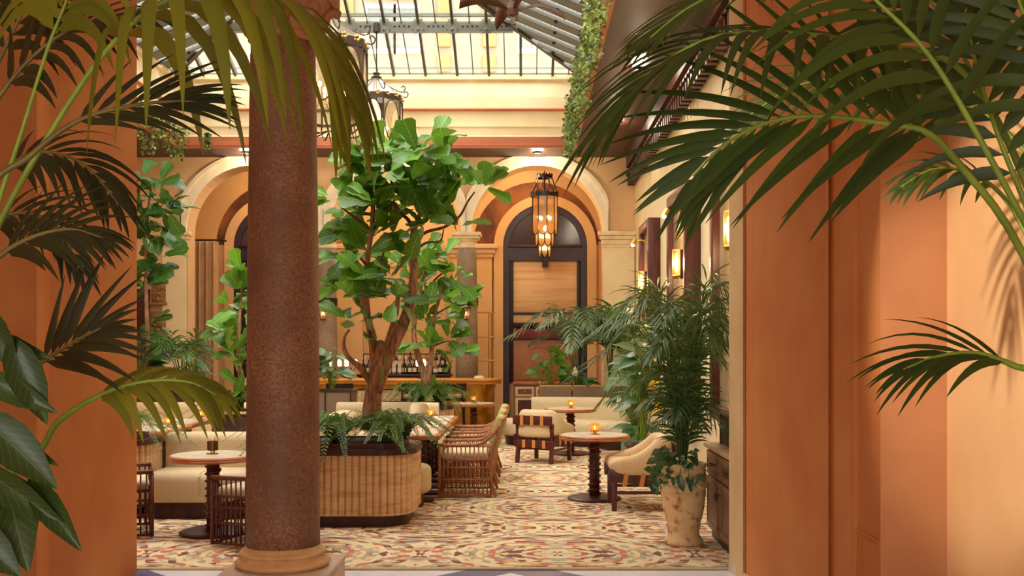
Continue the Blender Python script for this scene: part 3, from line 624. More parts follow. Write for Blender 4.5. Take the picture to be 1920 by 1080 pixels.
# ================================================================ FURNITURE
# ---- rattan armchair, facing +Y, origin on the floor
def make_rattan(mt, cush=True):
    t = thing('rattan_chair', 'x', 'chair', (0, 0, 0), 'rattan armchairs')
    hw, y0, y1 = .30, -.27, .31
    def rod(pts, r, nm, par=t): return MB().tube(pts, r, 7).build(nm, mt, par, smooth=True)
    for s in (-1, 1):
        rod([(s*hw, y1, .016), (s*hw, y1, .56)], .017, 'leg'); rod([(s*hw, y0-.04, .016), (s*hw, y0+.02, .2), (s*(hw-.01), y0+.04, .4), (s*(hw-.01), y0-.04, .62), (s*(hw-.03), y0-.09, .83)], .017, 'leg')
        rod(cr([(s*hw, y1+.01, .575), (s*(hw+.005), .1, .575), (s*hw, -.12, .585), (s*(hw-.005), -.24, .66), (s*(hw-.02), -.33, .76), (s*(hw-.05), -.37, .84)], 16), .02, 'arm')
        for z in (.03, .20, .33, .42): rod([(s*hw, y1, z), (s*hw, y0+.02, z)], .012, 'rail')
    for z in (.03, .20, .33, .42): rod([(-hw, y1, z), (hw, y1, z)], .012, 'rail'); rod([(-hw, y0+.02, z), (hw, y0+.02, z)], .012, 'rail')
    rod(cr([(-hw+.05, -.37, .84), (-.15, -.395, .86), (.15, -.395, .86), (hw-.05, -.37, .84)], 10), .022, 'top_rail')
    sp = mesh(MB().tube([(0, 0, 0), (0, 0, 1)], .0075, 6), 'spindle', mt, True)
    def spindle(a, b):
        a, b = Vector(a), Vector(b); q = (b-a).to_track_quat('Z', 'Y'); o = link('spindle', sp, t); o.location = a; o.rotation_mode = 'QUATERNION'; o.rotation_quaternion = q; o.scale = (1, 1, (b-a).length)
    for k in range(11):
        y = y1-.045-k*.048
        for s in (-1, 1): spindle((s*hw, y, .03), (s*hw, y, .575))
    for k in range(11):
        x = -hw+.05+k*.05; spindle((x, y0+.02, .03), (x, y0+.02, .42)); spindle((x, y0+.02, .42), (x*.86, -.385, .85))
        spindle((x, y1, .03), (x, y1, .42))
    if cush:
        MB().box(-.27, .27, -.22, .29, .42, .50).build('seat_cushion', K['fabric'], t, bevel=.035, seg=3)
        M = Matrix.Translation((0, -.27, .52)) @ Matrix.Rotation(.28, 4, 'X')
        MB().box(-.22, .22, -.06, .06, 0, .38, M).build('back_cushion', K['sage'], t, bevel=.05, seg=3)
    return t
def put(proto, used, loc, rz, label, group=None):
    o = proto if not used else copy_tree(proto); o.location = loc; o.rotation_euler = (0, 0, rz); o['label'] = label
    if group: o['group'] = group
    return o
rc = make_rattan(K['rattan'])
for i, (y, lb) in enumerate(((11.68, 'nearest rattan armchair of the row beside the oblong tables'), (12.74, 'middle rattan armchair of the row beside the oblong tables'), (13.72, 'farthest rattan armchair of the row beside the oblong tables'))):
    put(rc, i, (-.63, y, .016), PI/2, lb)
rd = make_rattan(K['rattandk'])
put(rd, 0, (-2.21, 8.83, .016), 1.2, 'dark rattan armchair partly hidden by the foreground column')
put(rd, 1, (-3.64, 9.2, .016), -1.2, 'dark rattan armchair cut off by the orange pier edge')
# ---- wooden lounge chair with cream shell and leather straps, facing +Y
def make_lounge():
    t = thing('lounge_chair', 'x', 'chair', (0, 0, 0), 'strapped lounge chairs')
    for s in (-1, 1):
        MB().add([(s*.27-.025, .25, 0), (s*.27+.025, .25, 0), (s*.27+.025, .30, 0), (s*.27-.025, .30, 0), (s*.27-.025, .24, .40), (s*.27+.025, .24, .40), (s*.27+.025, .30, .40), (s*.27-.025, .30, .40)], [(0,3,2,1),(4,5,6,7),(0,1,5,4),(1,2,6,5),(2,3,7,6),(3,0,4,7)]).build('leg', K['mahog'], t, bevel=.006)
        x = s*.27; pr = [(-.34, 0), (-.28, 0), (-.24, .3), (-.26, .56), (-.32, .56), (-.30, .3)]
        MB().add([(x-.025, a, b) for a, b in pr]+[(x+.025, a, b) for a, b in pr], [(0,1,2,3,4,5), (11,10,9,8,7,6)]+[(i, 6+i, 6+(i+1) % 6, (i+1) % 6) for i in range(6)]).build('leg', K['mahog'], t, bevel=.006)
        MB().box(x-.012, x+.012, -.26, .26, .17, .20).build('stretcher', K['mahog'], t)
        MB().add([(s*.315-.015, -.3, .26), (s*.315+.015, -.3, .26), (s*.315+.015, .33, .30), (s*.315-.015, .33, .30), (s*.325-.015, -.3, .40), (s*.325+.015, -.3, .40), (s*.325+.015, .33, .43), (s*.325-.015, .33, .43)], [(0,3,2,1),(4,5,6,7),(0,1,5,4),(1,2,6,5),(2,3,7,6),(3,0,4,7)]).build('side_rail', K['mahog'], t, bevel=.006)
        for k in range(3):
            y = -.16+k*.17; MB().bar((s*.34, y, .255), (s*.35, y-.03, .42), .012, .045, (0, 1, 0)).build('strap', K['strap'], t)
    MB().box(-.25, .25, -.29, -.265, .19, .215).build('stretcher', K['mahog'], t); MB().box(-.25, .25, .255, .28, .22, .245).build('stretcher', K['mahog'], t)
    for z, hz, yb in ((.27, .05, -.30), (.61, .065, -.36)):
        r = MB().box(-.31, .31, yb-.015, yb+.015, z-hz, z+hz).build('back_rail', K['mahog'], t, bevel=.006)
        for k in range(3): MB().box(-.16+k*.16-.024, -.16+k*.16+.024, yb-.024, yb-.012, z-hz-.004, z+hz+.008).build('strap', K['strap'], r)
    MB().box(-.30, .30, -.26, .31, .38, .50).build('seat_cushion', K['fabric2'], t, bevel=.05, seg=3)
    # wrap-around upholstered shell: thick rim running arm - back - arm
    path = [(.30, .34)]+[(.30, .18), (.30, .02)]+arc(.12, -.12, .18, 0, -PI/2, 6)+arc(-.12, -.12, .18, -PI/2, -PI, 6)+[(-.30, .02), (-.30, .18), (-.30, .34)]
    P = [Vector((a, b, 0)) for a, b in path]; n = len(P); vs = []; fs = []; q = 12
    for i, p in enumerate(P):
        tg = (P[min(i+1, n-1)]-P[max(i-1, 0)]).normalized(); nn = Vector((-tg.y, tg.x, 0))*-1
        u = min(1, max(0, (.10-p.y)/.34)); u = u*u*(3-2*u); top = .55+.21*u; th = .075; lean = -.06*u
        for k in range(q):
            a = 2*PI*k/q; cz = (top+.36)/2; hz = (top-.36)/2
            ex = math.copysign(abs(math.cos(a))**.6, math.cos(a)); ez = math.copysign(abs(math.sin(a))**.6, math.sin(a))
            e = 1.0 if 0 < i < n-1 else .45
            vs.append(p+nn*(ex*th*e+lean*-(ez*.5+.5)*1.0)+Vector((0, 0, cz+ez*hz*e)))
    for i in range(n-1):
        for k in range(q): fs.append((i*q+k, (i+1)*q+k, (i+1)*q+(k+1) % q, i*q+(k+1) % q))
    fs.append(tuple(range(q))); fs.append(tuple((n-1)*q+k for k in range(q-1, -1, -1)))
    MB().add(vs, fs).build('shell', K['fabric2'], t, smooth=True, sub=1)
    return t
lc = make_lounge()
put(lc, 0, (.27, 14.95, .016), -.5, 'cream strapped lounge chair turned away toward the rear round table')
put(lc, 1, (1.17, 10.75, .016), PI/2, 'cream strapped lounge chair in front of the palm urn')
# ---- round table with spiral column
def make_round(r, h=.70):
    t = thing('round_table', 'x', 'table', (0, 0, 0), 'round marble tables')
    MB().lathe([(r*.75, .0), (r*.76, .018), (r*.7, .03), (.08, .045)], (0, 0, 0), 36).build('base', K['darkwood'], t, smooth=False)
    MB().lathe([(.056, .04), (.056, h-.05)], (0, 0, 0), 20).build('column', K['mahog'], t, smooth=True)
    MB().tube([(.062*math.cos(a*.5), .062*math.sin(a*.5), .06+(h-.13)*a/110) for a in range(111)], .013, 6).build('spiral', K['mahog'], t, smooth=True)
    MB().lathe([(.10, h-.07), (r*.6, h-.045), (r-.02, h-.05), (r, h-.04), (r+.004, h-.03), (r-.004, h-.022), (r, h-.012), (r-.008, h-.002), (r-.02, h)], (0, 0, 0), 48).build('rim', K['midwood'], t)
    MB().lathe([(r-.025, h-.01), (r-.025, h+.002), (r-.03, h+.003)], (0, 0, 0), 48).build('marble', K['tabletop'], t)
    return t
rt = make_round(.385)
tabs = [((.75, 11.3), 1, 'round marble table between the strapped chair and the urn palm'), ((.69, 15.9), 1.03, 'round marble table in front of the curved cream sofa'), ((-.86, 17.3), .95, 'round marble table standing before the gold bar end'), ((-2.78, 9.26), 1.0, 'round marble table left of the foreground column')]
for i, ((x, y), s, lb) in enumerate(tabs):
    o = put(rt, i, (x, y, .016), i*.7, lb); o.scale = (s, s, 1)
# ---- candle in amber glass
def make_candle():
    t = thing('candle_holder', 'x', 'candle', (0, 0, 0), 'amber glass candle holders')
    MB().lathe([(.052, 0), (.056, .006), (.02, .01), (.018, .028), (.03, .032)], (0, 0, 0), 20).build('dish', K['brass'], t)
    MB().lathe([(.042, .032), (.044, .035), (.044, .115), (.040, .115), (.040, .036)], (0, 0, 0), 20).build('glass', K['amber'], t)
    for k in range(16):
        a = 2*PI*k/16; MB().tube([(.0445*math.cos(a), .0445*math.sin(a), .035), (.0445*math.cos(a), .0445*math.sin(a), .115)], .004, 4).build('rib', K['amber'], t)
    MB().lathe([(.03, .034), (.03, .055)], (0, 0, 0), 14).build('wax', K['fabric'], t)
    MB().sph((0, 0, .075), .011, 8, 6, 1.8).build('flame', K['flame'], t)
    return t
cd = make_candle()
cands = [((.755, 11.3, .719), 'amber candle on the round table beside the strapped chair'), ((.70, 15.9, .719), 'amber candle on the round table before the curved sofa'), ((-.86, 17.3, .719), 'amber candle on the round table before the bar'), ((-2.79, 9.28, .719), 'unlit brown ribbed candle glass on the round table by the column'),
         ((-1.22, 13.4, .74), 'amber candle on the farthest oblong table of the middle booth'), ((-1.3, 12.5, .74), 'amber candle on the second oblong table of the middle booth'), ((-1.38, 11.4, .74), 'amber candle on the nearest oblong table half hidden by the fern'),
         ((-4.12, 12.0, .74), 'left amber candle on the left booth oblong table'), ((-4.12, 13.2, .74), 'right amber candle on the left booth oblong table')]
for i, (p, lb) in enumerate(cands):
    o = put(cd, i, p, 0, lb)
    if i == 3:
        for ch in list(o.children):
            if ch.name.startswith('flame'): bpy.data.objects.remove(ch)
            elif ch.name.startswith(('glass', 'rib')): ch.data = ch.data.copy(); ch.data.materials[0] = K['smoke']
# ---- oblong tables
def make_oblong(w, d):
    t = thing('oblong_table', 'x', 'table', (0, 0, 0), 'oblong marble tables'); h = .72
    m = MB().prism(rrect(-w/2, w/2, -d/2, d/2, .06, 4), h-.05, h); m.build('edge', K['midwood'], t, bevel=.012)
    MB().prism(rrect(-w/2+.05, w/2-.05, -d/2+.05, d/2-.05, .03, 3), h-.01, h+.004).build('marble', K['tabletop'], t)
    for y in (-d*.28, d*.28):
        MB().tube([(.1, y, .03), (.1, y, h-.05)], .045, 14).build('column', K['darkwood'], t, smooth=True)
        MB().tube([(.1+.05*math.cos(a*.5), y+.05*math.sin(a*.5), .05+(h-.12)*a/100) for a in range(101)], .012, 5).build('spiral', K['darkwood'], t, smooth=True)
        MB().box(-.2, .32, y-.1, y+.1, 0, .03).build('foot', K['darkwood'], t, bevel=.006)
    return t
ob = make_oblong(.8, .96)
for i, (x, y, lb) in enumerate(((-1.30, 11.42, 'nearest oblong marble table in the middle booth'), (-1.30, 12.46, 'second oblong marble table in the middle booth'), (-1.30, 13.5, 'farthest oblong marble table in the middle booth'), (-4.35, 11.9, 'nearer oblong marble table in the left booth'), (-4.4, 12.95, 'farther oblong marble table in the left booth'))):
    put(ob, i, (x, y, .016), 0, lb)
# ---- banquettes
def prof_seat(d, h=.46, z0=.14): return [(0, z0+.04), (.03, z0), (d-.0, z0), (d, h-.02), (d-.0, h), (.10, h), (.04, h-.03), (.0, h-.11)]
def rounded(u0, u1, z0, z1, r, n=4):
    return [(a, b) for a, b in rrect(u0, u1, z0, z1, r, n)]
def banquette(name, label, path, seat_d, back_h, back_t=.2, seams=True, plinth=True, seat_path=None):
    """path runs along the front edge, body to its left"""
    p0 = path[0]; t = thing(name, label, 'sofa', (p0[0], p0[1], 0), 'cream banquettes')
    MB().sweep(path, rounded(0, seat_d, .17, .46, .075)).build('seat', K['fabric'], t, smooth=True)
    if plinth: MB().sweep(path, [(.07, .016), (seat_d+back_t-.05, .016), (seat_d+back_t-.05, .2), (.07, .2)]).build('plinth', K['darkwood'], t)
    MB().sweep(path, rounded(seat_d-.1, seat_d+back_t, .17, back_h, .085)).build('backrest', K['fabric'], t, smooth=True)
    return t
def seam(t, a, b): MB().tube([a, b], .006, 5).build('seam', K['fabric2'], t)
# left booth facing the camera
b1 = banquette('banquette', 'cream boucle banquette facing the camera behind the left round table', [(-3.62, 9.95), (-2.42, 9.95)], .62, .80)
for x in (-3.12, -2.62): MB().tube([(x, 9.94, .24), (x, 9.945, .43), (x, 10.0, .462), (x, 10.46, .463)], .007, 5).build('seam', K['fabric2'], b1); MB().tube([(x, 10.466, .48), (x, 10.466, .76), (x, 10.52, .803)], .007, 5).build('seam', K['fabric2'], b1)
banquette('banquette', 'cream banquette behind the tables in the left booth', [(-5.6, 14.3), (-3.2, 14.3)], .6, .86)
# middle booth: U shape open to the right
be = thing('banquette', 'cream banquette end curving out behind the fluted planter', 'sofa', (-1.7, 10.85, 0), 'cream banquettes')
MB().prism(rrect(-2.38, -.98, 10.64, 11.04, .19, 8), .15, .45).build('seat', K['fabric'], be, bevel=.07, seg=4)
MB().prism(rrect(-2.34, -1.06, 10.70, 10.98, .13, 8), .016, .16).build('plinth', K['darkwood'], be)
banquette('banquette', 'cream banquette facing the camera at the far end of the oblong tables', [(-2.7, 14.35)]+arc(-1.2, 14.65, .3, -PI/2, -.15, 6), .58, .86)
banquette('banquette', 'long cream banquette along the left side of the oblong tables', [(-1.85, 11.1), (-1.85, 14.2)], .55, .80)
# curved sofa at the right back
pth = [(-.42, 17.75), (-.36, 17.35), (-.1, 17.1), (.3, 17.0), (.75, 16.98), (1.0, 16.87), (1.15, 16.65), (1.22, 16.4)]
P3 = [(v.x, v.y) for v in cr([Vector((a, b, 0)) for a, b in pth], 30)]
cs = thing('curved_sofa', 'curved cream sofa with rounded back below the mesh planter', 'sofa', (.4, 17.2, 0))
MB().sweep(P3, rounded(0, .62, .17, .44, .09)).build('seat', K['fabric'], cs, smooth=True)
MB().sweep(P3, [(.08, .016), (.8, .016), (.8, .2), (.08, .2)]).build('plinth', K['darkwood'], cs)
P4 = [(v.x, v.y) for v in cr([Vector((a, b, 0)) for a, b in ((.1, 17.58), (.5, 17.56), (1.0, 17.5), (1.4, 17.36), (1.66, 17.2))], 20)]
MB().sweep(P4, rounded(0, .24, .2, .80, .1)).build('backrest', K['fabric'], cs, smooth=True)
# ---- mesh screen planter behind the curved sofa
mp = thing('mesh_planter', 'dark mesh planter box with bronze posts behind the curved sofa', 'planter', (.95, 18.1, 0))
MB().box(.24, 1.98, 17.95, 18.5, .02, .82).build('box', K['darkwood'], mp)
for k in range(3):
    x0 = .26+k*.58; f = MB().box(x0, x0+.54, 17.92, 17.94, .55, .98).build('mesh_panel', K['mesh'], mp)
    MB().box(x0-.01, x0+.55, 17.915, 17.945, .97, .99).build('rim', K['brass'], f)
for k in range(4):
    x0 = .25+k*.58; p = MB().tube([(x0, 17.93, .02), (x0, 17.93, 1.02)], .014, 8).build('post', K['brass'], mp); MB().sph((x0, 17.93, 1.04), .026, 8, 6).build('finial', K['brass'], p)
MB().box(.26, 1.96, 17.97, 18.48, .82, .86).build('soil', K['soil'], mp)
# ---- fluted travertine planters
def fluted(name, label, x0, x1, y0, y1, r, h, cap=K['darkwood']):
    t = thing(name, label, 'planter', ((x0+x1)/2, (y0+y1)/2, 0), 'fluted travertine planters')
    core = rrect(x0+.03, x1-.03, y0+.03, y1-.03, r-.03, 8)
    MB().prism(core, .12, h-.02).build('body', K['travertine'], t)
    MB().prism(rrect(x0+.07, x1-.07, y0+.07, y1-.07, r-.05, 8), .016, .14).build('plinth', K['darkwood'], t)
    MB().sweep(rrect(x0, x1, y0, y1, r, 8), [(-.015, h-.03), (.13, h-.03), (.13, h+.0), (.12, h+.02), (-.005, h+.02)], True).build('rim', cap, t)
    MB().sweep(rrect(x0+.12, x1-.12, y0+.12, y1-.12, r-.1, 8), [(0, h-.02), (.03, h-.02), (.03, h+.065), (0, h+.065)], True).build('liner', K['mahog'], t)
    MB().prism(rrect(x0+.13, x1-.13, y0+.13, y1-.13, r-.1, 8), h-.03, h+.05).build('soil', K['soil'], t)
    pts = rrect(x0+.03, x1-.03, y0+.03, y1-.03, r-.03, 14); P = [Vector((a, b, 0)) for a, b in pts]; P.append(P[0]); seg = [(P[i+1]-P[i]).length for i in range(len(P)-1)]; L = sum(seg)
    n = round(L/.064); fw = L/n
    fm = mesh(MB().prism([(fw*.48*math.cos(a), -.028*math.sin(a)) for a in [PI*k/6 for k in range(7)]][::-1], .13, h-.03), 'flute', K['travertine'], False)
    s = 0; i = 0
    for k in range(n):
        d = (k+.5)*fw
        while i < len(seg)-1 and s+seg[i] < d: s += seg[i]; i += 1
        p = P[i].lerp(P[i+1], (d-s)/seg[i]); tg = (P[i+1]-P[i]).normalized()
        link('flute', fm, t, Matrix.Translation(p) @ Matrix.Rotation(math.atan2(tg.y, tg.x), 4, 'Z'))
    return t
fluted('fluted_planter', 'large fluted travertine planter holding the big fig tree', -2.36, -1.03, 9.5, 10.6, .30, .71)
fluted('fluted_planter', 'fluted travertine planter between the booths holding the rear fig tree', -2.35, -1.1, 15.45, 16.3, .28, .75)
fluted('fluted_planter', 'small fluted travertine planter at the end of the left banquette', -4.4, -3.66, 9.95, 10.7, .25, .75)
# ---- bar
bar = thing('bar_counter', 'curved bar with honey top, carved marble front and gold end', 'bar', (-2.2, 18.6, 0))
BY0, BY1 = 18.45, 19.25
endc = arc(-.82, (BY0+BY1)/2, (BY1-BY0)/2, -PI/2, PI/2, 14)
MB().prism([(-5.2, BY0)]+endc+[(-5.2, BY1)], 1.03, 1.075).build('top', K['bartop'], bar, bevel=.012)
MB().prism([(-5.2, BY0+.02)]+arc(-.82, (BY0+BY1)/2, .38, -PI/2, PI/2, 14)+[(-5.2, BY1-.02)], .98, 1.03).build('top_moulding', K['bartop'], bar, bevel=.01)
MB().prism([(-5.2, BY0+.12)]+arc(-.84, (BY0+BY1)/2, .3, -PI/2, PI/2, 14)+[(-5.2, BY1-.1)], .9, .98).build('frieze', K['goldleaf'], bar)
MB().lathe([(.33, .12), (.33, .9)], (-.9, (BY0+BY1)/2+.05, 0), 32).box(-1.5, -.9, BY0+.12, BY1-.05, .12, .9).build('gold_end', K['goldleaf'], bar)
MB().lathe([(.3, .016), (.3, .12)], (-.9, (BY0+BY1)/2+.05, 0), 32).box(-5.2, -.9, BY0+.2, BY1-.1, .016, .12).build('kickplate', K['irondk'], bar)
MB().box(-5.2, -1.5, BY0+.22, BY1-.05, .12, .9).build('carcass', K['darkwood'], bar)
for k in range(6):
    x0 = -5.15+k*.61; p = MB().box(x0+.05, x0+.56, BY0+.17, BY0+.22, .14, .88).build('carved_panel', K['carved'], bar, bevel=.01)
    for q in range(4):
        c1 = Vector((x0+.18+.26*(q % 2), BY0+.165, .3+.32*(q//2))); MB().tube([c1+Vector((.09*(1-a/26)*math.cos(a*.45), 0, .12*(1-a/26)*math.sin(a*.45))) for a in range(24)], .016, 5).build('scroll', K['carved'], p, smooth=True)
    MB().box(x0-.03, x0+.05, BY0+.14, BY0+.22, .12, .9).build('stile', K['mahog'], bar)
# back-bar shelf with bottles
bb = thing('back_bar', 'low dark back-bar ledge carrying bottles behind the counter', 'shelf', (-2.5, 20.7, 0))
MB().box(-3.3, -1.5, 20.6, 20.95, 0, 1.05).build('cabinet', K['darkwood'], bb); MB().box(-3.34, -1.46, 20.56, 20.98, 1.05, 1.1).build('ledge', K['darkwood'], bb, bevel=.01)
MB().box(-3.3, -1.5, 20.8, 20.95, 1.1, 1.24).build('riser', K['darkwood'], bb)
MB().tube([(-3.2, 20.6, 1.5), (-1.6, 20.6, 1.5)], .01, 6).build('rail', K['irondk'], bb)
for x in (-3.2, -2.4, -1.6): MB().tube([(x, 20.6, 1.1), (x, 20.6, 1.5)], .01, 6).build('rail_post', K['irondk'], bb)
def make_bottle(mt, h, r):
    t = thing('bottle', 'x', 'bottle', (0, 0, 0), 'bottles on the back bar')
    MB().lathe([(r, 0), (r, h*.55), (r*.9, h*.62), (r*.35, h*.74), (r*.32, h*.95), (r*.38, h*.955)], (0, 0, 0), 12).build('body', mt, t, smooth=True)
    MB().lathe([(r*1.02, h*.14), (r*1.02, h*.42)], (0, 0, 0), 12, capb=False, capt=False).build('label', K['bottlel'], t)
    MB().lathe([(r*.4, h*.93), (r*.4, h)], (0, 0, 0), 8).build('stopper', K['brass'], t)
    return t
kinds = [(K['bottleg'], .31, .04, 'dark wine bottle standing on the back bar'), (K['bottlec'], .29, .043, 'pale spirit bottle standing on the back bar'), (K['amberb'] if 'amberb' in K else mat('whisky_glass', srgb(170, 96, 40), .15, spec=.8), .27, .048, 'brown whisky bottle standing on the back bar')]
protos = [make_bottle(*k[:3]) for k in kinds]; used = [0, 0, 0]
for k in range(34):
    row = k % 2; q = R.choice((0, 0, 1, 2)) if k > 10 else R.choice((0, 1, 1, 2)); x = -3.22+(k//2)*.102+R.uniform(-.012, .012)
    o = put(protos[q], used[q], (x, 20.68 if row == 0 else 20.87, 1.1 if row == 0 else 1.24), 0, kinds[q][3], kinds[q][3].replace('bottle standing', 'bottles standing')); used[q] = 1
# candelabra lamps on the bar
def make_lamp():
    t = thing('bar_lamp', 'x', 'lamp', (0, 0, 0), 'two-armed lamps on the bar')
    MB().lathe([(.06, 0), (.055, .012), (.014, .02), (.012, .2)], (0, 0, 0), 12).build('stand', K['irondk'], t)
    for s in (-1, 1):
        MB().tube(cr([(0, 0, .16), (s*.05, 0, .15), (s*.085, 0, .19), (s*.085, 0, .22)], 8), .007, 6).build('arm', K['irondk'], t)
        sh = MB().lathe([(.02, .22), (.036, .235), (.038, .31), (.03, .34), (.0001, .345)], (s*.085, 0, 0), 12).build('shade', K['candleshade'], t, smooth=True)
    return t
bl = make_lamp()
for i, (px, lb) in enumerate(((628, 'leftmost two-armed glowing lamp on the bar'), (658, 'two-armed glowing lamp on the bar left of the fig trunk'), (789, 'two-armed glowing lamp on the bar behind the rear fig'))):
    p = W(px, 700, 18.85); o = put(bl, i, (p.x, 18.85, 1.075), .5*i, lb)
# brass shelf rack at the right end
rk = thing('brass_rack', 'slender brass rack with three glass shelves beside the right column', 'rack', (-.68, 19.95, 1.0))
x0 = W(900, 0, 19.95).x; x1 = W(927, 0, 19.95).x
for k in range(3): MB().tube([(x1-.02-k*.045, 19.95+.04*(k % 2), 1.0), (x1-.02-k*.045, 19.95+.04*(k % 2), 2.32)], .012, 6).build('post', K['brass'], rk)
for z in (1.38, 1.83, 2.30):
    s_ = MB().box(x0-.1, x1, 19.86, 20.04, z, z+.015).build('shelf', K['clear'], rk); MB().tube([(x0-.1, 19.86, z), (x1, 19.86, z), (x1, 20.04, z)], .012, 6).build('shelf_rim', K['brass'], s_)
MB().box(x0-.1, x1, 19.9, 20.0, .016, 1.0).build('base', K['darkwood'], rk)
nb_ = MB().box(-.93, -.75, 18.75, 18.9, 1.075, 1.10).box(-.91, -.77, 18.77, 18.88, 1.10, 1.125).build('napkin_stack', K['flowerw'], loc=(-.84, 18.82, 1.075), bevel=.006); tag(nb_, 'stack of pale folded napkins on the right end of the bar', 'napkins')
# bar stools
def make_stool():
    t = thing('bar_stool', 'x', 'stool', (0, 0, 0), 'dark bar stools')
    for sx in (-1, 1):
        MB().tube([(sx*.19, .19, 0), (sx*.17, .16, .72)], .016, 8).build('leg', K['irondk'], t); MB().tube([(sx*.2, -.2, 0), (sx*.17, -.17, .7), (sx*.17, -.22, .88)], .016, 8).build('leg', K['irondk'], t)
    MB().box(-.2, .2, -.19, .19, .70, .74).build('seat_frame', K['irondk'], t, bevel=.01); MB().box(-.2, .2, -.18, .19, .74, .80).build('seat', mat('taupe_leather', srgb(176, 142, 108), .5), t, bevel=.02)
    MB().sweep([(v.x, v.y) for v in cr([Vector((-.23, -.16, 0)), Vector((-.1, -.24, 0)), Vector((.1, -.24, 0)), Vector((.23, -.16, 0))], 10)], [(-.012, .86), (.012, .86), (.012, 1.0), (-.012, 1.0)]).build('backrest', K['irondk'], t)
    MB().tube([(-.19, .18, .25), (.19, .18, .25)], .012, 6).build('footrest', K['brass'], t)
    return t
bs = make_stool()
for i, (px, lb) in enumerate(((640, 'dark bar stool nearest the foreground column'), (775, 'dark bar stool behind the rear fig trunk'), (850, 'dark bar stool beside the gold bar end'))):
    put(bs, i, (W(px, 0, 18.1).x, 18.1, .021), 0, lb)
# ---- sideboard by the right pier
XF, YA, YB = 1.585, 7.86, 9.12
sb = thing('sideboard', 'bronze-painted sideboard with stone top against the right pier', 'sideboard', (1.8, 8.5, 0))
MB().box(XF+.02, 2.05, YA, YB, .1, .80).build('body', K['cabinet'], sb); MB().box(XF+.05, 2.05, YA+.01, YB, .016, .1).build('plinth', K['darkwood'], sb)
MB().box(XF-.02, 2.055, YA-.01, YB+.02, .80, .84).build('top', K['cabtop'], sb, bevel=.008)
for k in range(2):
    ya = YA+.02+k*.62; yb = ya+.59
    for nm, z0, z1 in (('drawer', .58, .78), ('door', .12, .56)):
        f = MB().box(XF, XF+.02, ya, yb, z0, z1).build(nm, K['cabinet'], sb, bevel=.004)
        MB().box(XF-.001, XF+.003, ya+.07, yb-.07, z0+.055, z1-.055).build('inset', K['cabpanel'], f)
        m = MB()
        for (a, b, c_, d_) in ((ya+.06, yb-.06, z0+.045, z0+.06), (ya+.06, yb-.06, z1-.06, z1-.045), (ya+.06, ya+.075, z0+.05, z1-.05), (yb-.075, yb-.06, z0+.05, z1-.05)): m.box(XF-.008, XF, a, b, c_, d_)
        m.build('panel_bead', K['cabinet'], f)
        if nm == 'drawer': MB().tube([(XF, ya+.23, .68), (XF-.035, ya+.23, .68), (XF-.035, ya+.36, .68), (XF, ya+.36, .68)], .008, 6).build('handle', K['iron'], f)
        else:
            hy = yb-.03 if k == 0 else ya+.03
            MB().tube([(XF, hy, .47), (XF-.03, hy, .47), (XF-.03, hy, .42)], .008, 6).build('handle', K['iron'], f)
for i, (ya, yb, zt, lb) in enumerate(((8.45, 8.95, .27, 'taller woven cane screen box at the back of the sideboard'), (7.9, 8.28, .21, 'shorter woven cane screen box at the front of the sideboard'))):
    x0 = XF+.10+.0*i; t = thing('cane_box', lb, 'box', (x0+.12, (ya+yb)/2, .84), 'woven cane boxes')
    for nm, a in (('panel', (x0, x0+.012, ya, yb)), ('panel', (x0+.25, x0+.262, ya, yb)), ('panel', (x0, x0+.26, ya, ya+.012)), ('panel', (x0, x0+.26, yb-.012, yb))): MB().box(*a, .85, .84+zt).build(nm, K['wovendk'], t)
    for (a, b) in ((x0, ya), (x0, yb), (x0+.26, ya), (x0+.26, yb)): MB().box(a-.012, a+.012, b-.012, b+.012, .84, .85+zt).build('corner_post', K['mahog'], t)
    for (a, b) in ((ya, yb),): MB().box(x0-.01, x0+.014, a, b, .83+zt, .85+zt).build('top_rail', K['mahog'], t)
# ---- urn
UX, UY = 1.335, 8.78
ur = thing('terracotta_urn', 'weathered cream terracotta urn with garland relief beside the sideboard', 'urn', (UX, UY, .016))
pr = [(.155, .016), (.165, .03), (.165, .05), (.15, .07), (.135, .09), (.13, .13), (.14, .17), (.145, .18), (.14, .19), (.155, .24), (.175, .33), (.183, .42), (.186, .44), (.183, .46), (.186, .52), (.184, .58), (.182, .62), (.19, .63), (.19, .64), (.183, .65), (.186, .665), (.198, .68), (.198, .69), (.19, .70), (.17, .70), (.17, .62), (.0001, .62)]
MB().lathe(pr, (UX, UY, 0), 40).build('body', K['terracotta'], ur, smooth=True)
def us(a, z, e=.0): return Vector((UX+(.186+e)*math.cos(a), UY+(.186+e)*math.sin(a), z))
for k in range(4):
    a0 = -PI*.95+k*PI/2; MB().tube([us(a0+PI/2*q/12, .60-.10*math.sin(PI*q/12)) for q in range(13)], [.008+.010*math.sin(PI*q/12) for q in range(13)], 6).build('garland', K['terracotta'], ur, smooth=True)
    MB().sph(us(a0, .57), .028, 10, 6).build('medallion', K['terracotta'], ur, smooth=True)
    MB().tube([us(a0, .57)+Vector((0, 0, .0))+Matrix.Rotation(a0, 3, 'Z') @ Vector((0, .045*math.cos(q*PI/8), .045*math.sin(q*PI/8))) for q in range(17)], .006, 5).build('medallion_ring', K['terracotta'], ur, smooth=True)
for z in (.435, .45, .465): MB().lathe([(.186, z-.004), (.19, z), (.186, z+.004)], (UX, UY, 0), 40, capb=False, capt=False).build('band', K['terracotta'], ur)
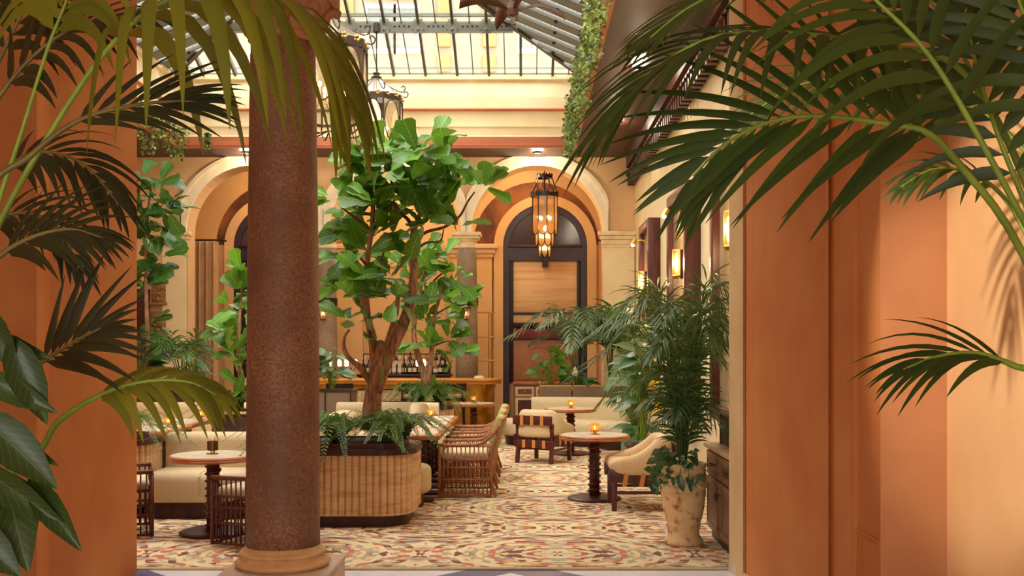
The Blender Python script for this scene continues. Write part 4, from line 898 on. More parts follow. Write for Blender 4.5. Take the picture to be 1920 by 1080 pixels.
# ---- other pots
def pot(name, label, p, prof, mt, soil_r, soil_z, cat='pot'):
    t = thing(name, label, cat, p)
    MB().lathe(prof, p, 28).build('body', mt, t, smooth=True); MB().lathe([(soil_r, soil_z-.03), (soil_r, soil_z)], p, 24).build('soil', K['soil'], t); return t
GP = G(1190, 872); GP.z = .016
pot('glazed_jar', 'tall green glazed jar behind the strapped lounge chair', (1.42, 13.6, .016), [(.12, 0), (.15, .03), (.17, .3), (.165, .5), (.15, .56), (.17, .60), (.17, .63), (.14, .63), (.14, .5)], K['greenpot'], .145, .58)
pot('glazed_bowl_pot', 'oxblood red glazed pot between the green jar and urn', (1.42, 12.5, .016), [(.14, 0), (.16, .02), (.2, .3), (.21, .42), (.23, .46), (.23, .49), (.2, .49), (.2, .4)], K['redpot'], .205, .45)
wp = thing('woven_pot', 'dark woven cane planter basket left of the foreground column', 'planter', (-3.55, 13.0, 0))
MB().prism(rrect(-3.85, -3.25, 12.7, 13.3, .08, 4), .016, .84).build('basket', K['wovendk'], wp); MB().prism(rrect(-3.87, -3.23, 12.68, 13.32, .08, 4), .84, .87).build('rim', K['stone'], wp, bevel=.008); MB().prism(rrect(-3.8, -3.3, 12.75, 13.25, .06, 4), .86, .88).build('soil', K['soil'], wp)
mb2 = thing('mesh_planter_box', 'grey mesh planter just right of the foreground column', 'planter', (-3.0, 15.9, 0))
MB().box(-3.4, -2.62, 15.6, 16.2, .016, .98).build('box', K['mesh'], mb2); MB().box(-3.42, -2.6, 15.58, 16.22, .98, 1.0).build('rim', K['iron'], mb2); MB().box(-3.36, -2.66, 15.64, 16.16, 1.0, 1.01).build('soil', K['soil'], mb2)
for x in (-3.4, -3.0, -2.62): MB().tube([(x, 15.58, .016), (x, 15.58, 1.02)], .012, 6).build('post', K['iron'], mb2)
lp = thing('long_planter', 'dark brown planter trough holding palms at the back left', 'planter', (-5.6, 16.4, 0))
MB().box(-6.9, -4.75, 16.0, 16.7, .016, .92).build('trough', K['wovendk'], lp); MB().box(-6.92, -4.73, 15.98, 16.72, .92, .96).build('rim', K['darkwood'], lp); MB().box(-6.85, -4.8, 16.05, 16.65, .95, .97).build('soil', K['soil'], lp)
# ---- hanging lanterns
def big_lantern(label, x, y, zb, s=1.0, ztop=7.6):
    t = thing('hanging_lantern', label, 'lantern', (x, y, zb)); n = 8; r = .44*s; h = .86*s; o = Vector((x, y, zb))
    def cp(a, rr, z): return o+Vector((rr*math.cos(a), rr*math.sin(a), z))
    hv = [PI/8+2*PI*k/n for k in range(n)]
    for z, hh in ((h, .10), (.0, .03)):
        m = MB(); pa = [cp(a, r+.015, z-hh*s) for a in hv]; pb = [cp(a, r+.015, z) for a in hv]; pc = [cp(a, r-.01, z-hh*s) for a in hv]; pd = [cp(a, r-.01, z) for a in hv]
        for k in range(n):
            j = (k+1) % n; m.add([pa[k], pa[j], pb[j], pb[k], pc[k], pc[j], pd[j], pd[k]], [(0, 1, 2, 3), (7, 6, 5, 4), (3, 2, 6, 7), (1, 0, 4, 5)])
        m.build('band', K['iron'], t)
    for k in range(n):
        a, b = hv[k], hv[(k+1) % n]; A, B = cp(a, r, 0), cp(b, r, 0); mid = (A+B)/2; ux = (B-A).normalized(); wd = (B-A).length; nv = Vector((math.cos((a+hv[(k+1) % n])/2), math.sin((a+hv[(k+1) % n])/2), 0)) if k < n-1 else Vector((1, 0, 0))
        MB().tube([A, A+Vector((0, 0, h))], .013*s, 6).build('corner_bar', K['iron'], t)
        MB().add([A+ux*.01, B-ux*.01, B-ux*.01+Vector((0, 0, h-.1*s)), A+ux*.01+Vector((0, 0, h-.1*s))], [(0, 1, 2, 3)]).build('glass', K['seeded'], t)
        # pointed-oval tracery
        cz = h*.5; el = [mid+ux*(wd*.42*math.cos(q*PI/14))+Vector((0, 0, cz+h*.37*math.sin(q*PI/14))) for q in range(29)]
        tr = MB().tube(el, .010*s, 5, False)
        # iron spandrel plate above the oval
        up = [mid+ux*(wd*.42*math.cos(q*PI/14))+Vector((0, 0, cz+h*.37*math.sin(q*PI/14))) for q in range(15)]
        for q in range(14):
            e1, e2 = up[q].copy(), up[q+1].copy(); e1.z = e2.z = zb+h-.08*s; tr.add([up[q], up[q+1], e2, e1], [(0, 1, 2, 3)])
        tr.add([B-ux*.0+Vector((0, 0, cz)), up[0], Vector((up[0].x, up[0].y, zb+h-.08*s)), B+Vector((0, 0, h-.08*s))], [(0, 1, 2, 3)]); tr.add([A+Vector((0, 0, cz)), up[14], Vector((up[14].x, up[14].y, zb+h-.08*s)), A+Vector((0, 0, h-.08*s))], [(0, 1, 2, 3)])
        tr.build('tracery', K['iron'], t)
        for q in (.25, .75):
            fp = A.lerp(B, q)+Vector((0, 0, h-.03*s)); f = MB().sph(fp+(fp-o-Vector((0, 0, h))).normalized()*.03, .018*s, 6, 5)
            for z in range(5):
                an = 2*PI*z/5; f.sph(fp+(fp-o).normalized()*.02+ux*(.03*s*math.cos(an))+Vector((0, 0, .03*s*math.sin(an))), .017*s, 6, 4)
            f.build('gilt_flower', K['flower'], t)
        # scroll ribs on the roof and drooping scrolls below
        top = o+Vector((0, 0, h+.34*s)); c1 = A+Vector((0, 0, h))
        ou = (A-o); ou.z = 0; ou.normalize()
        MB().tube(cr([top+ou*.05*s, c1.lerp(top, .5)+ou*.0, c1+ou*.03*s+Vector((0, 0, .04)), c1+ou*.10*s+Vector((0, 0, .10*s)), c1+ou*.06*s+Vector((0, 0, .14*s)), c1+ou*.03*s+Vector((0, 0, .11*s))], 18), .009*s, 5).build('roof_scroll', K['iron'], t)
        MB().tube(cr([A, A+ou*.02-Vector((0, 0, .1*s)), A-ou*.18*s-Vector((0, 0, .22*s)), o-Vector((0, 0, .16*s))+ou*.03], 12), .009*s, 5).build('lower_scroll', K['iron'], t)
        q1 = [cp(a, r*.97, h), cp(b, r*.97, h), cp(b, .06*s, h+.32*s), cp(a, .06*s, h+.32*s)]; MB().add(q1, [(0, 1, 2, 3)]).build('roof_pane', K['lampcap'], t)
    MB().lathe([(.07*s, h+.30*s), (.09*s, h+.33*s), (.05*s, h+.36*s), (.06*s, h+.40*s), (.012, h+.42*s)], o, 12).build('crown', K['iron'], t)
    MB().tube([o+Vector((0, 0, h+.4*s)), Vector((x, y, ztop))], .012, 6).build('rod', K['iron'], t)
    MB().lathe([(.03, ztop-.16), (.055, ztop-.14), (.055, ztop)], (x, y, 0), 10).build('ceiling_cup', K['iron'], t)
    MB().tube([o+Vector((0, 0, h+.3*s)), o+Vector((0, 0, .16*s))], .012, 6).build('stem', K['iron'], t)
    for k in range(6):
        a = 2*PI*k/6; MB().tube(cr([cp(a, .01, .18*s), cp(a, .12*s, .14*s), cp(a, .17*s, .2*s), cp(a, .17*s, .24*s)], 8), .007, 5).build('arm', K['brass'], t)
        MB().tube([cp(a, .17*s, .24*s), cp(a, .17*s, .31*s)], .013*s, 6).build('candle_sleeve', K['flowerw'], t)
        MB().sph(cp(a, .17*s, .35*s), .024*s, 8, 6, 1.5).build('bulb', K['bulb'], t)
    lamp('lantern_light', o+Vector((0, 0, .45*s)), 30, (1, .66, .3), .08, t)
p = W(706, 280, 17.2); big_lantern('octagonal iron lantern with gilt flowers hanging above the fig tree', p.x, 17.2, p.z, 1.0, 7.0)
p = W(618, 220, 13.0); big_lantern('octagonal iron lantern half hidden behind the column capital', p.x, 13.0, p.z, 1.08, 8.0)
# ---- three-tier chandelier in the right arch
hx, hy = W(1021, 0, 20.6).x, 20.6
ch = thing('chandelier', 'three-tier black iron chandelier with amber glass in the right arch', 'chandelier', (hx, hy, 3.38))
pz = lambda y: HH+(HY-y)/FP*hy
MB().tube([(hx, hy, pz(470)), (hx, hy, 5.3)], .014, 6).build('rod', K['irondk'], ch)
def tier(r, z0, z1, n, nm):
    for k in range(n):
        a = 2*PI*k/n; b = 2*PI*(k+1)/n; A = Vector((hx+r*math.cos(a), hy+r*math.sin(a), 0)); B = Vector((hx+r*math.cos(b), hy+r*math.sin(b), 0)); z = lambda q: Vector((0, 0, q))
        MB().tube([A+z(z0), A+z(z1)], .012, 5).build('upright', K['irondk'], ch); MB().tube(cr([A+z(z0+.02), A.lerp(B, .2)+z(z0-.05), A.lerp(B, .5)+z(z0-.085), A.lerp(B, .8)+z(z0-.05), B+z(z0+.02)], 10), .010, 5).build('scallop', K['irondk'], ch)
        MB().add([A+z(z0), B+z(z0), B+z(z1), A+z(z1), A.lerp(B, .5)+z(z0-.08)], [(0, 4, 1, 2, 3)]).build('glass', K['amber'], ch)
    for k in range(max(3, n//2)):
        a = 2*PI*k/max(3, n//2)+.5; MB().sph((hx+r*.5*math.cos(a), hy+r*.5*math.sin(a), (z0*.65+z1*.35)), .03, 8, 6, 1.3).build('bulb', K['bulb'], ch)
tier(.25, pz(433), pz(362), 9, 1); tier(.18, pz(455), pz(420), 8, 2); tier(.12, pz(475), pz(448), 6, 3)
for r, zz, hh in ((.265, pz(364), .06), (.15, pz(330), .05)):
    cb = MB().lathe([(r, zz-hh), (r+.008, zz-hh), (r+.008, zz+hh*.3), (r, zz+hh*.3)], (hx, hy, 0), 28, capb=False, capt=False).build('crown_band', K['irondk'], ch)
    for k in range(14):
        a = 2*PI*k/14; MB().lathe([(.022, 0), (.012, .025), (.0001, .04)], (hx+r*math.cos(a), hy+r*math.sin(a), zz+hh*.3), 6).build('crenel', K['irondk'], cb)
for k in range(9):
    a = 2*PI*k/9; b = 2*PI*(k+1)/9; f = lambda an, rr, z: Vector((hx+rr*math.cos(an), hy+rr*math.sin(an), z))
    MB().tube(cr([f(a, .24, pz(364)), f(a*.8+b*.2, .22, pz(352)), f((a+b)/2, .2, pz(345)), f(a*.2+b*.8, .22, pz(352)), f(b, .24, pz(364))], 10), .009, 5).build('crown_arch', K['irondk'], ch); MB().tube([f((a+b)/2, .2, pz(345)), f((a+b)/2, .15, pz(330))], .007, 5).build('crown_rod', K['irondk'], ch)
lamp('chandelier_light', (hx, hy-.34, pz(430)), 22, (1, .6, .25), .08, ch)
# ---- ceiling fan with carved blades
fx = W(962, 18, 12.5); fan = thing('ceiling_fan', 'dark teak ceiling fan with carved leaf blades under the skylight', 'fan', (fx.x, 12.5, fx.z))
MB().tube([fx, (fx.x, 12.5, 7.6)], .018, 8).build('rod', K['irondk'], fan); MB().lathe([(.0001, -.09), (.06, -.07), (.08, 0), (.06, .08), (.02, .1)], fx, 16).build('hub', K['fan'], fan)
for k in range(4):
    a = .35+k*PI/2; u = Vector((math.cos(a), math.sin(a), 0)); s = Vector((-u.y, u.x, 0)); n = 8; vs = []; fs = []
    for i in range(n+1):
        t = i/n; wd = .03+.10*math.sin(PI*min(1, t*1.05))**.8*(t > 0); c_ = fx+u*(.05+.62*t)+Vector((0, 0, .10*math.sin(t*PI)-.02))
        for e in (-1, 1):
            for th in (0, .012): vs.append(c_+s*(wd*e*.5)+Vector((0, 0, e*.045*math.sin(t*2)+th)))
    for i in range(n): q = i*4; fs += [(q, q+4, q+6, q+2), (q+1, q+3, q+7, q+5), (q, q+1, q+5, q+4), (q+2, q+6, q+7, q+3)]
    MB().add(vs, fs+[(0, 2, 3, 1), (n*4, n*4+1, n*4+3, n*4+2)]).build('blade', K['fan'], fan, smooth=True)
# ================================================================ PLANTS
def lprof(t): return max(.03, min(1, (t/.12)**.6 if t < .12 else 1)*(1-max(0, t-.3)/.7)**.75)
def leaflet(mb, p, d, n, L, wd, droop, seg=6, fold=.25):
    p = Vector(p); d = Vector(d).normalized(); vs = []; fs = []; g = Vector((0, 0, -1))
    for i in range(seg+1):
        t = i/seg; s = d.cross(n)
        if s.length < 1e-3: s = d.orthogonal()
        s.normalize(); n = s.cross(d).normalized(); h = wd*.5*lprof(t)
        vs += [p-s*h-n*(h*fold), p.copy(), p+s*h-n*(h*fold)]
        p = p+d*(L/seg); d = (d+g*(droop/seg)*(1.1-abs(d.z)*.6)).normalized()
    for i in range(seg):
        q = i*3; fs += [(q, q+1, q+4, q+3), (q+1, q+2, q+5, q+4)]
    return mb.add(vs, fs)
def frond_geo(ctrl, t0, n, L, wd, N, droop, a0=65, a1=18, jit=.1, both=True):
    """positions and leaflet specs along a rachis"""
    P = cr(ctrl, 40); out = []; N = Vector(N).normalized()
    for i in range(n):
        u = i/(n-1); t = t0+(1-t0)*u; k = min(39, int(t*40)); f = t*40-k; p = P[k].lerp(P[k+1], f); T = (P[k+1]-P[k]).normalized()
        nn = (N-T*N.dot(T)); nn.normalize(); S_ = T.cross(nn)
        ln = L*(.62+.38*math.sin(PI*min(1, u*.9+.18)))*(1-.35*u*u)
        ang = math.radians(a0+(a1-a0)*u)
        for s in (-1, 1):
            an = ang+R.uniform(-jit, jit); d = T*math.cos(an)+S_*(s*math.sin(an))+nn*.12
            out.append((p+S_*(s*.004), d, nn, ln*R.uniform(.86, 1.08), wd*R.uniform(.85, 1.12)*(1-.3*u), droop*R.uniform(.8, 1.2)))
    return P, out
def near_frond(root, ctrl, t0, n, L, wd, N, droop, mt, stem, a0=65, a1=18, r=.009, seg=7):
    pts = [W(*c) for c in ctrl]; P, lf = frond_geo(pts, t0, n, L, wd, N, droop, a0, a1)
    f = MB().tube(P, [r*(1-.75*i/40) for i in range(41)], 7).build('frond', stem, root, smooth=True)
    for q in lf: leaflet(MB(), *q, seg=seg).build('leaflet', mt, f, smooth=True)
    return f
# ---- foreground palms
pr_ = thing('kentia_palm', 'large green kentia palm reaching in from the right foreground', 'palm', (2.4-.75, 2.9, 0))
MB().lathe([(.1, 0), (.14, .02), (.16, .4), (.17, .42), (.15, .42)], (1.65, 2.9, 0), 20).build('pot', K['redpot'], pr_)
MB().tube([(1.65, 2.9, .4), (1.64, 2.9, .9), (1.6, 2.85, 1.3)], [.05, .045, .03], 10).build('trunk', K['barkth'], pr_)
CRR = (2100, 900, 2.85)
FR = [
 ([CRR, (1990, 560, 2.6), (1920, 415, 2.45), (1760, 130, 2.4), (1642, 0, 2.4), (1560, -80, 2.4)], .55, 13, .46, .032, (-.2, -.7, .6), 1.3, 60, 25),
 ([CRR, (1920, 480, 2.7), (1800, 310, 2.65), (1740, 250, 2.6), (1680, 235, 2.6), (1545, 218, 2.6), (1445, 228, 2.6), (1360, 270, 2.6), (1300, 330, 2.6)], .40, 18, .50, .034, (0, -.9, .4), .5, 58, 16),
 ([CRR, (1930, 360, 2.9), (1800, 130, 2.8), (1640, 85, 2.7), (1480, 62, 2.6), (1340, 70, 2.5), (1230, 130, 2.5), (1140, 230, 2.5)], .38, 20, .50, .034, (-.2, -.45, .85), 1.2, 55, 12),
 ([CRR, (1960, 720, 2.6), (1900, 685, 2.6), (1830, 662, 2.6), (1760, 668, 2.6), (1700, 690, 2.6)], .46, 9, .30, .026, (0, -.5, .85), 1.0, 38, 10),
 ([CRR, (2000, 420, 3.3), (1900, 260, 3.5), (1780, 180, 3.6), (1640, 150, 3.6), (1500, 160, 3.6), (1400, 220, 3.6)], .42, 15, .46, .036, (0, -.6, .8), .9, 60, 20),
 ([CRR, (1960, 420, 3.0), (1850, 190, 3), (1770, 40, 3), (1700, -60, 3)], .5, 13, .44, .034, (-.3, -.7, .5), 1.0, 60, 25),
 ([CRR, (2010, 420, 2.7), (1960, 160, 2.6), (1920, 30, 2.6), (1880, -80, 2.6)], .45, 11, .42, .034, (-.4, -.8, .3), 1.0, 60, 25),
 ([CRR, (1960, 520, 3.3), (1890, 380, 3.5), (1820, 325, 3.5), (1750, 318, 3.5), (1690, 350, 3.5)], .5, 9, .24, .028, (0, -.6, .8), 1.3, 50, 15),
 ([(1990, 60, 2.7), (1800, -60, 2.6), (1600, -70, 2.6), (1420, -40, 2.6), (1300, 10, 2.6), (1220, 70, 2.6)], .35, 13, .36, .032, (0, -.4, .9), .9, 50, 14),
 ([CRR, (1990, 560, 2.75), (1930, 400, 2.75), (1870, 250, 2.75), (1830, 120, 2.8), (1810, 20, 2.8)], .5, 12, .34, .036, (-.6, -.7, .2), 1.0, 60, 30),
]
for c_, t0, n, L, wd, N, dr, a0, a1 in FR: near_frond(pr_, c_, t0, n, L, wd, N, dr, K['palmR'], K['stem'], a0, a1, .0115)
pl_ = thing('drooping_palm', 'yellow-green palm with long drooping leaflets in the left foreground', 'palm', (-1.75, 2.7, 0))
MB().lathe([(.1, 0), (.14, .02), (.16, .4), (.17, .42), (.15, .42)], (-1.75, 2.7, 0), 20).build('pot', K['redpot'], pl_)
MB().tube([(-1.75, 2.7, .4), (-1.72, 2.65, .9), (-1.65, 2.6, 1.2)], [.05, .045, .03], 10).build('trunk', K['barkth'], pl_)
CRL = (-250, 980, 2.6)
FL = [
 ([CRL, (-90, 620, 2.65), (0, 415, 2.6), (100, 240, 2.6), (200, 95, 2.55), (300, 8, 2.5), (430, -22, 2.5), (540, 5, 2.5), (610, 75, 2.5), (645, 170, 2.5)], .47, 17, .60, .047, (0, -.25, 1), 4.6, 'palmL', 62, 20),
 ([CRL, (-80, 620, 2.8), (0, 370, 2.8), (40, 250, 2.8), (90, 90, 2.8), (125, 0, 2.8), (150, -90, 2.8)], .72, 8, .40, .045, (-.3, -.8, .4), 3.0, 'palmL', 60, 30),
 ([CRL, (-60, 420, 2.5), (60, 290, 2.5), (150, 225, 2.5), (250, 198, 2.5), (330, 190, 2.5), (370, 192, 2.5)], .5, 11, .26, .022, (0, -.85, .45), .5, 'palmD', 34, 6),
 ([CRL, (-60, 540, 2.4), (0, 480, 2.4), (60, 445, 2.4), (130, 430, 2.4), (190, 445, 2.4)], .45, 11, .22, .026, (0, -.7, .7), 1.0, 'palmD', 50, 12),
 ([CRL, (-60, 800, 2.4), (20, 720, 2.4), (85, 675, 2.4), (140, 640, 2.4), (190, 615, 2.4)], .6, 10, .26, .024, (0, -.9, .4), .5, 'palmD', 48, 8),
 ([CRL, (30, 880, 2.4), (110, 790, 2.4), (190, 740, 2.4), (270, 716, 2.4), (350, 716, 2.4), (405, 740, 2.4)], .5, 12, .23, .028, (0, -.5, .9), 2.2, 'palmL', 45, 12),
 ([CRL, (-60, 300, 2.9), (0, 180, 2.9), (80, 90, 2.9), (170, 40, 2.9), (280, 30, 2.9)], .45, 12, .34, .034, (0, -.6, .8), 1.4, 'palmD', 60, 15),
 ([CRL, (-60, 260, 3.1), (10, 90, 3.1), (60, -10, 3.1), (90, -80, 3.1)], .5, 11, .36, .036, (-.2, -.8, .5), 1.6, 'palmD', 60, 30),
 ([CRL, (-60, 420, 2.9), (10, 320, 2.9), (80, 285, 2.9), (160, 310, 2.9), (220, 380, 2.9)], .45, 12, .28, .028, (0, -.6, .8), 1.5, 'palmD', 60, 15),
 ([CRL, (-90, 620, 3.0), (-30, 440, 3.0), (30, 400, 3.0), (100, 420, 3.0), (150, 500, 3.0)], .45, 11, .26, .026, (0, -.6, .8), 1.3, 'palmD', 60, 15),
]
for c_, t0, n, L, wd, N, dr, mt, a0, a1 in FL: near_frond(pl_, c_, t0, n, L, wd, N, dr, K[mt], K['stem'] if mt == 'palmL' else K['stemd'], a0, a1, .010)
# ---- broad leaves
def leafmesh(name, outl, mt, curl=.25, fold=.12, wave=.02):
    vs = []; fs = []
    for i, (t, h) in enumerate(outl):
        z = -curl*t*t; wv = wave*math.sin(t*17)
        vs += [(-h, t, z+fold*h+wv), (-h*.5, t, z+fold*h*.3), (0, t, z), (h*.5, t, z+fold*h*.3), (h, t, z+fold*h-wv)]
    for i in range(len(outl)-1):
        for k in range(4): q = i*5+k; fs.append((q, q+1, q+6, q+5))
    return mesh(MB().add(vs, fs), name, mt, True)
FIG = [(0, .012), (.10, .10), (.25, .19), (.45, .21), (.62, .28), (.80, .35), (.93, .27), (1.0, .06)]
OVA = [(0, .012), (.08, .10), (.22, .20), (.42, .25), (.62, .22), (.82, .12), (.94, .05), (1.0, .004)]
LAN = [(0, .012), (.1, .05), (.3, .085), (.55, .085), (.8, .05), (1.0, .004)]
HEA = [(0, .02), (.03, .2), (.15, .34), (.35, .38), (.6, .28), (.82, .13), (1.0, .004)]
fig_m = [leafmesh('fig_leaf', FIG, K['fig'], c_, f_, w_) for c_, f_, w_ in ((.2, .2, .02), (.45, .1, .03), (.05, .35, .025))]
fig2_m = [leafmesh('fig_leaf', FIG, K['fig2'], c_, f_, w_) for c_, f_, w_ in ((.2, .2, .02), (.5, .1, .03))]
def orient(p, d, n, s, sw=1.0):
    d = Vector(d).normalized(); n = Vector(n); x = d.cross(n)
    if x.length < 1e-3: x = d.orthogonal()
    x.normalize(); n = x.cross(d)
    M = Matrix(((x.x*s*sw, d.x*s, n.x*s, p[0]), (x.y*s*sw, d.y*s, n.y*s, p[1]), (x.z*s*sw, d.z*s, n.z*s, p[2]), (0, 0, 0, 1))); return M
def fig_tree(label, base, dpt, limbs, clusters, size, meshes, ysp=.5, mt=None):
    t = thing('fiddle_leaf_fig', label, 'tree', base); m = MB()
    tr = None
    for k, (pts, r0, r1) in enumerate(limbs):
        P = cr([W(x, y, dpt+dz) for x, y, dz in pts], 6*len(pts)); n = len(P)
        o = MB().tube(P, [r0+(r1-r0)*(i/(n-1)) for i in range(n)], 10).build('trunk' if k == 0 else 'branch', K['bark'] if r0 > .025 else K['barkth'], t, smooth=True)
    for (x, y, rad, cnt) in clusters:
        cnt = int(cnt*1.35+.5)
        dz = R.uniform(-ysp, ysp)*.6; c0 = W(x, y, dpt+dz); rr = rad/FP*dpt
        tw = c0-Vector((0, 0, rr*.5))
        for k in range(cnt):
            d = Vector((R.gauss(0, 1), R.gauss(0, .8), R.gauss(.25, .7))).normalized(); p = c0+d*(rr*R.uniform(.15, .55)); p.y += R.uniform(-.1, .1)
            n = Vector((R.gauss(0, .35), R.gauss(-.45, .35), R.uniform(.5, 1.0)))
            link('leaf', R.choice(meshes), t, orient(p, d, n, size*R.uniform(.75, 1.2), R.uniform(.9, 1.15)))
    return t
big_l = [
 ([(697, 805, 0), (698, 760, 0), (703, 715, 0), (712, 672, 0), (716, 640, 0)], .105, .045),
 ([(698, 722, 0), (676, 690, -.05), (655, 672, -.1), (645, 652, -.1), (646, 632, -.1), (655, 618, -.1)], .035, .010),
 ([(700, 730, 0), (702, 670, .03), (698, 632, .05), (690, 600, .05), (680, 560, 0), (668, 528, 0), (655, 505, 0)], .058, .012),
 ([(702, 735, 0), (722, 680, -.06), (738, 645, -.1), (757, 605, -.12), (772, 555, -.1), (776, 500, -.05), (776, 432, 0)], .075, .034),
 ([(703, 725, .05), (725, 650, .18), (742, 590, .2), (748, 540, .2)], .045, .02),
 ([(690, 600, .05), (686, 540, .1), (690, 480, .1), (697, 430, .1), (700, 385, .1)], .03, .022),
 ([(776, 432, 0), (765, 412, 0), (750, 398, -.05), (742, 380, -.05)], .022, .01), ([(776, 434, 0), (786, 405, .05), (792, 375, .05), (800, 340, .05)], .026, .012),
 ([(776, 452, 0), (800, 435, -.05), (835, 425, -.1), (862, 405, -.1), (877, 378, -.1), (890, 360, -.1)], .018, .008), ([(777, 470, 0), (800, 455, -.1), (825, 452, -.1), (832, 430, -.1)], .014, .006),
 ([(697, 432, .1), (675, 415, .1), (655, 400, .05), (640, 390, 0)], .016, .008), ([(697, 432, .1), (720, 408, .1), (735, 380, .1)], .018, .008), ([(690, 500, .1), (672, 480, .05), (660, 470, 0)], .014, .006), ([(720, 470, .1), (712, 500, .1), (700, 520, .1)], .012, .006), ([(742, 400, -.05), (735, 350, 0), (730, 320, 0)], .012, .008),
]
big_c = [(625, 372, 26, 5), (640, 395, 18, 3), (662, 330, 32, 7), (690, 300, 38, 9), (720, 283, 34, 9), (752, 300, 38, 9), (785, 290, 34, 8), (808, 275, 22, 5), (835, 300, 30, 7), (868, 335, 26, 6), (905, 352, 24, 6), (690, 345, 40, 9), (730, 340, 42, 9), (770, 345, 42, 9), (810, 345, 40, 8), (660, 365, 30, 6), (705, 385, 40, 7), (745, 385, 38, 7), (790, 385, 38, 7), (830, 390, 28, 5), (800, 420, 22, 4), (655, 405, 18, 3), (860, 425, 14, 2), (665, 440, 20, 4), (700, 450, 30, 6), (735, 445, 18, 3), (655, 485, 26, 5), (690, 475, 20, 3), (655, 520, 30, 6), (640, 545, 20, 4), (690, 525, 32, 6), (735, 520, 30, 5), (705, 560, 32, 5), (660, 560, 24, 3), (655, 600, 24, 4), (740, 565, 34, 4), (720, 600, 22, 2), (685, 635, 14, 1), (735, 660, 12, 1), (775, 570, 22, 2)]
fig_tree('large fiddle-leaf fig tree growing from the fluted travertine planter', (-1.49, 10.1, .79), 10.1, big_l, big_c, .27, fig_m)
rear_l = [([(797, 745, 0), (794, 700, 0), (782, 660, 0), (776, 620, 0), (784, 560, 0), (800, 500, 0)], .06, .02), ([(797, 740, 0), (806, 690, 0), (810, 650, 0), (815, 590, 0), (835, 530, 0)], .05, .02), ([(810, 650, 0), (840, 640, 0), (855, 655, -.1)], .015, .008), ([(784, 560, 0), (820, 520, 0), (850, 500, 0)], .018, .01), ([(815, 590, 0), (850, 570, -.1), (872, 550, -.2)], .015, .008)]
rear_c = [(795, 480, 30, 7), (830, 485, 28, 7), (850, 500, 24, 6), (745, 490, 18, 4), (815, 515, 32, 7), (850, 530, 26, 6), (785, 530, 26, 5), (830, 555, 30, 7), (865, 555, 22, 5), (795, 570, 30, 6), (835, 595, 30, 7), (800, 605, 28, 6), (840, 635, 28, 7), (805, 650, 22, 4), (855, 665, 24, 5), (780, 645, 18, 3), (820, 735, 12, 2), (765, 510, 20, 4)]
fig_tree('slimmer fiddle-leaf fig tree growing behind the oblong tables', (-1.52, 15.85, .79), 15.85, rear_l, rear_c, .30, fig_m)
fig_tree('tall fiddle-leaf fig beside the orange pier at the left', (-5.85, 16.3, .96), 16.3, [([(282, 740, 0), (278, 640, 0), (274, 540, 0), (276, 420, 0), (285, 340, 0)], .045, .015), ([(276, 480, 0), (300, 460, 0), (315, 440, 0)], .014, .008), ([(276, 400, 0), (305, 385, 0)], .014, .008)],
         [(270, 335, 26, 7), (300, 345, 28, 7), (285, 375, 28, 7), (315, 390, 24, 6), (270, 410, 28, 6), (305, 425, 26, 6), (280, 450, 28, 6), (300, 485, 26, 6), (270, 495, 26, 5), (290, 520, 22, 5), (268, 540, 18, 3), (275, 610, 26, 5), (268, 650, 26, 5)], .34, fig2_m)
fig_tree('fiddle-leaf fig in the woven basket left of the foreground column', (-3.55, 13.0, .87), 13.0, [([(453, 775, 0), (450, 700, 0), (448, 620, 0), (455, 520, 0)], .035, .012)],
         [(455, 510, 16, 5), (450, 545, 20, 5), (432, 570, 18, 4), (455, 585, 24, 6), (425, 625, 22, 5), (450, 630, 28, 6), (440, 665, 26, 6), (455, 690, 24, 5), (455, 725, 14, 3)], .27, fig_m)
# ---- rubber plant in the near left corner
ova_m = leafmesh('broad_leaf', OVA, K['bigleaf'], .22, .3, .0)
rp = thing('rubber_plant', 'broad-leaved dark green plant in the bottom left corner', 'plant', (-1.35, 2.25, 0))
MB().lathe([(.1, 0), (.13, .02), (.15, .36), (.16, .38), (.14, .38)], (-1.35, 2.25, 0), 20).build('pot', K['greenpot'], rp)
MB().tube(cr([(-1.35, 2.25, .36), W(-90, 1000, 2.2), W(-50, 850, 2.2), W(-40, 700, 2.2), W(-30, 560, 2.2)], 20), [.02-.012*i/20 for i in range(21)], 8).build('stem', K['stemd'], rp)
for (x0, y0, x1, y1, wd) in ((20, 632, 82, 790, 66), (-45, 770, 98, 905, 80), (8, 885, 42, 1052, 92), (55, 895, 136, 1020, 52), (-40, 560, 22, 700, 60), (-35, 700, 92, 770, 50), (-40, 870, 98, 985, 60), (-60, 640, 70, 660, 55), (-70, 980, 30, 1075, 70), (-40, 800, 70, 850, 50)):
    a, b = W(x0, y0, 2.2+R.uniform(-.08, .08)), W(x1, y1, 2.12); L = (b-a).length; link('leaf', ova_m, rp, orient(a, b-a, Vector((R.uniform(-.4, .4), -1, .35)), L, wd/FP*2.2/(.5*L)))
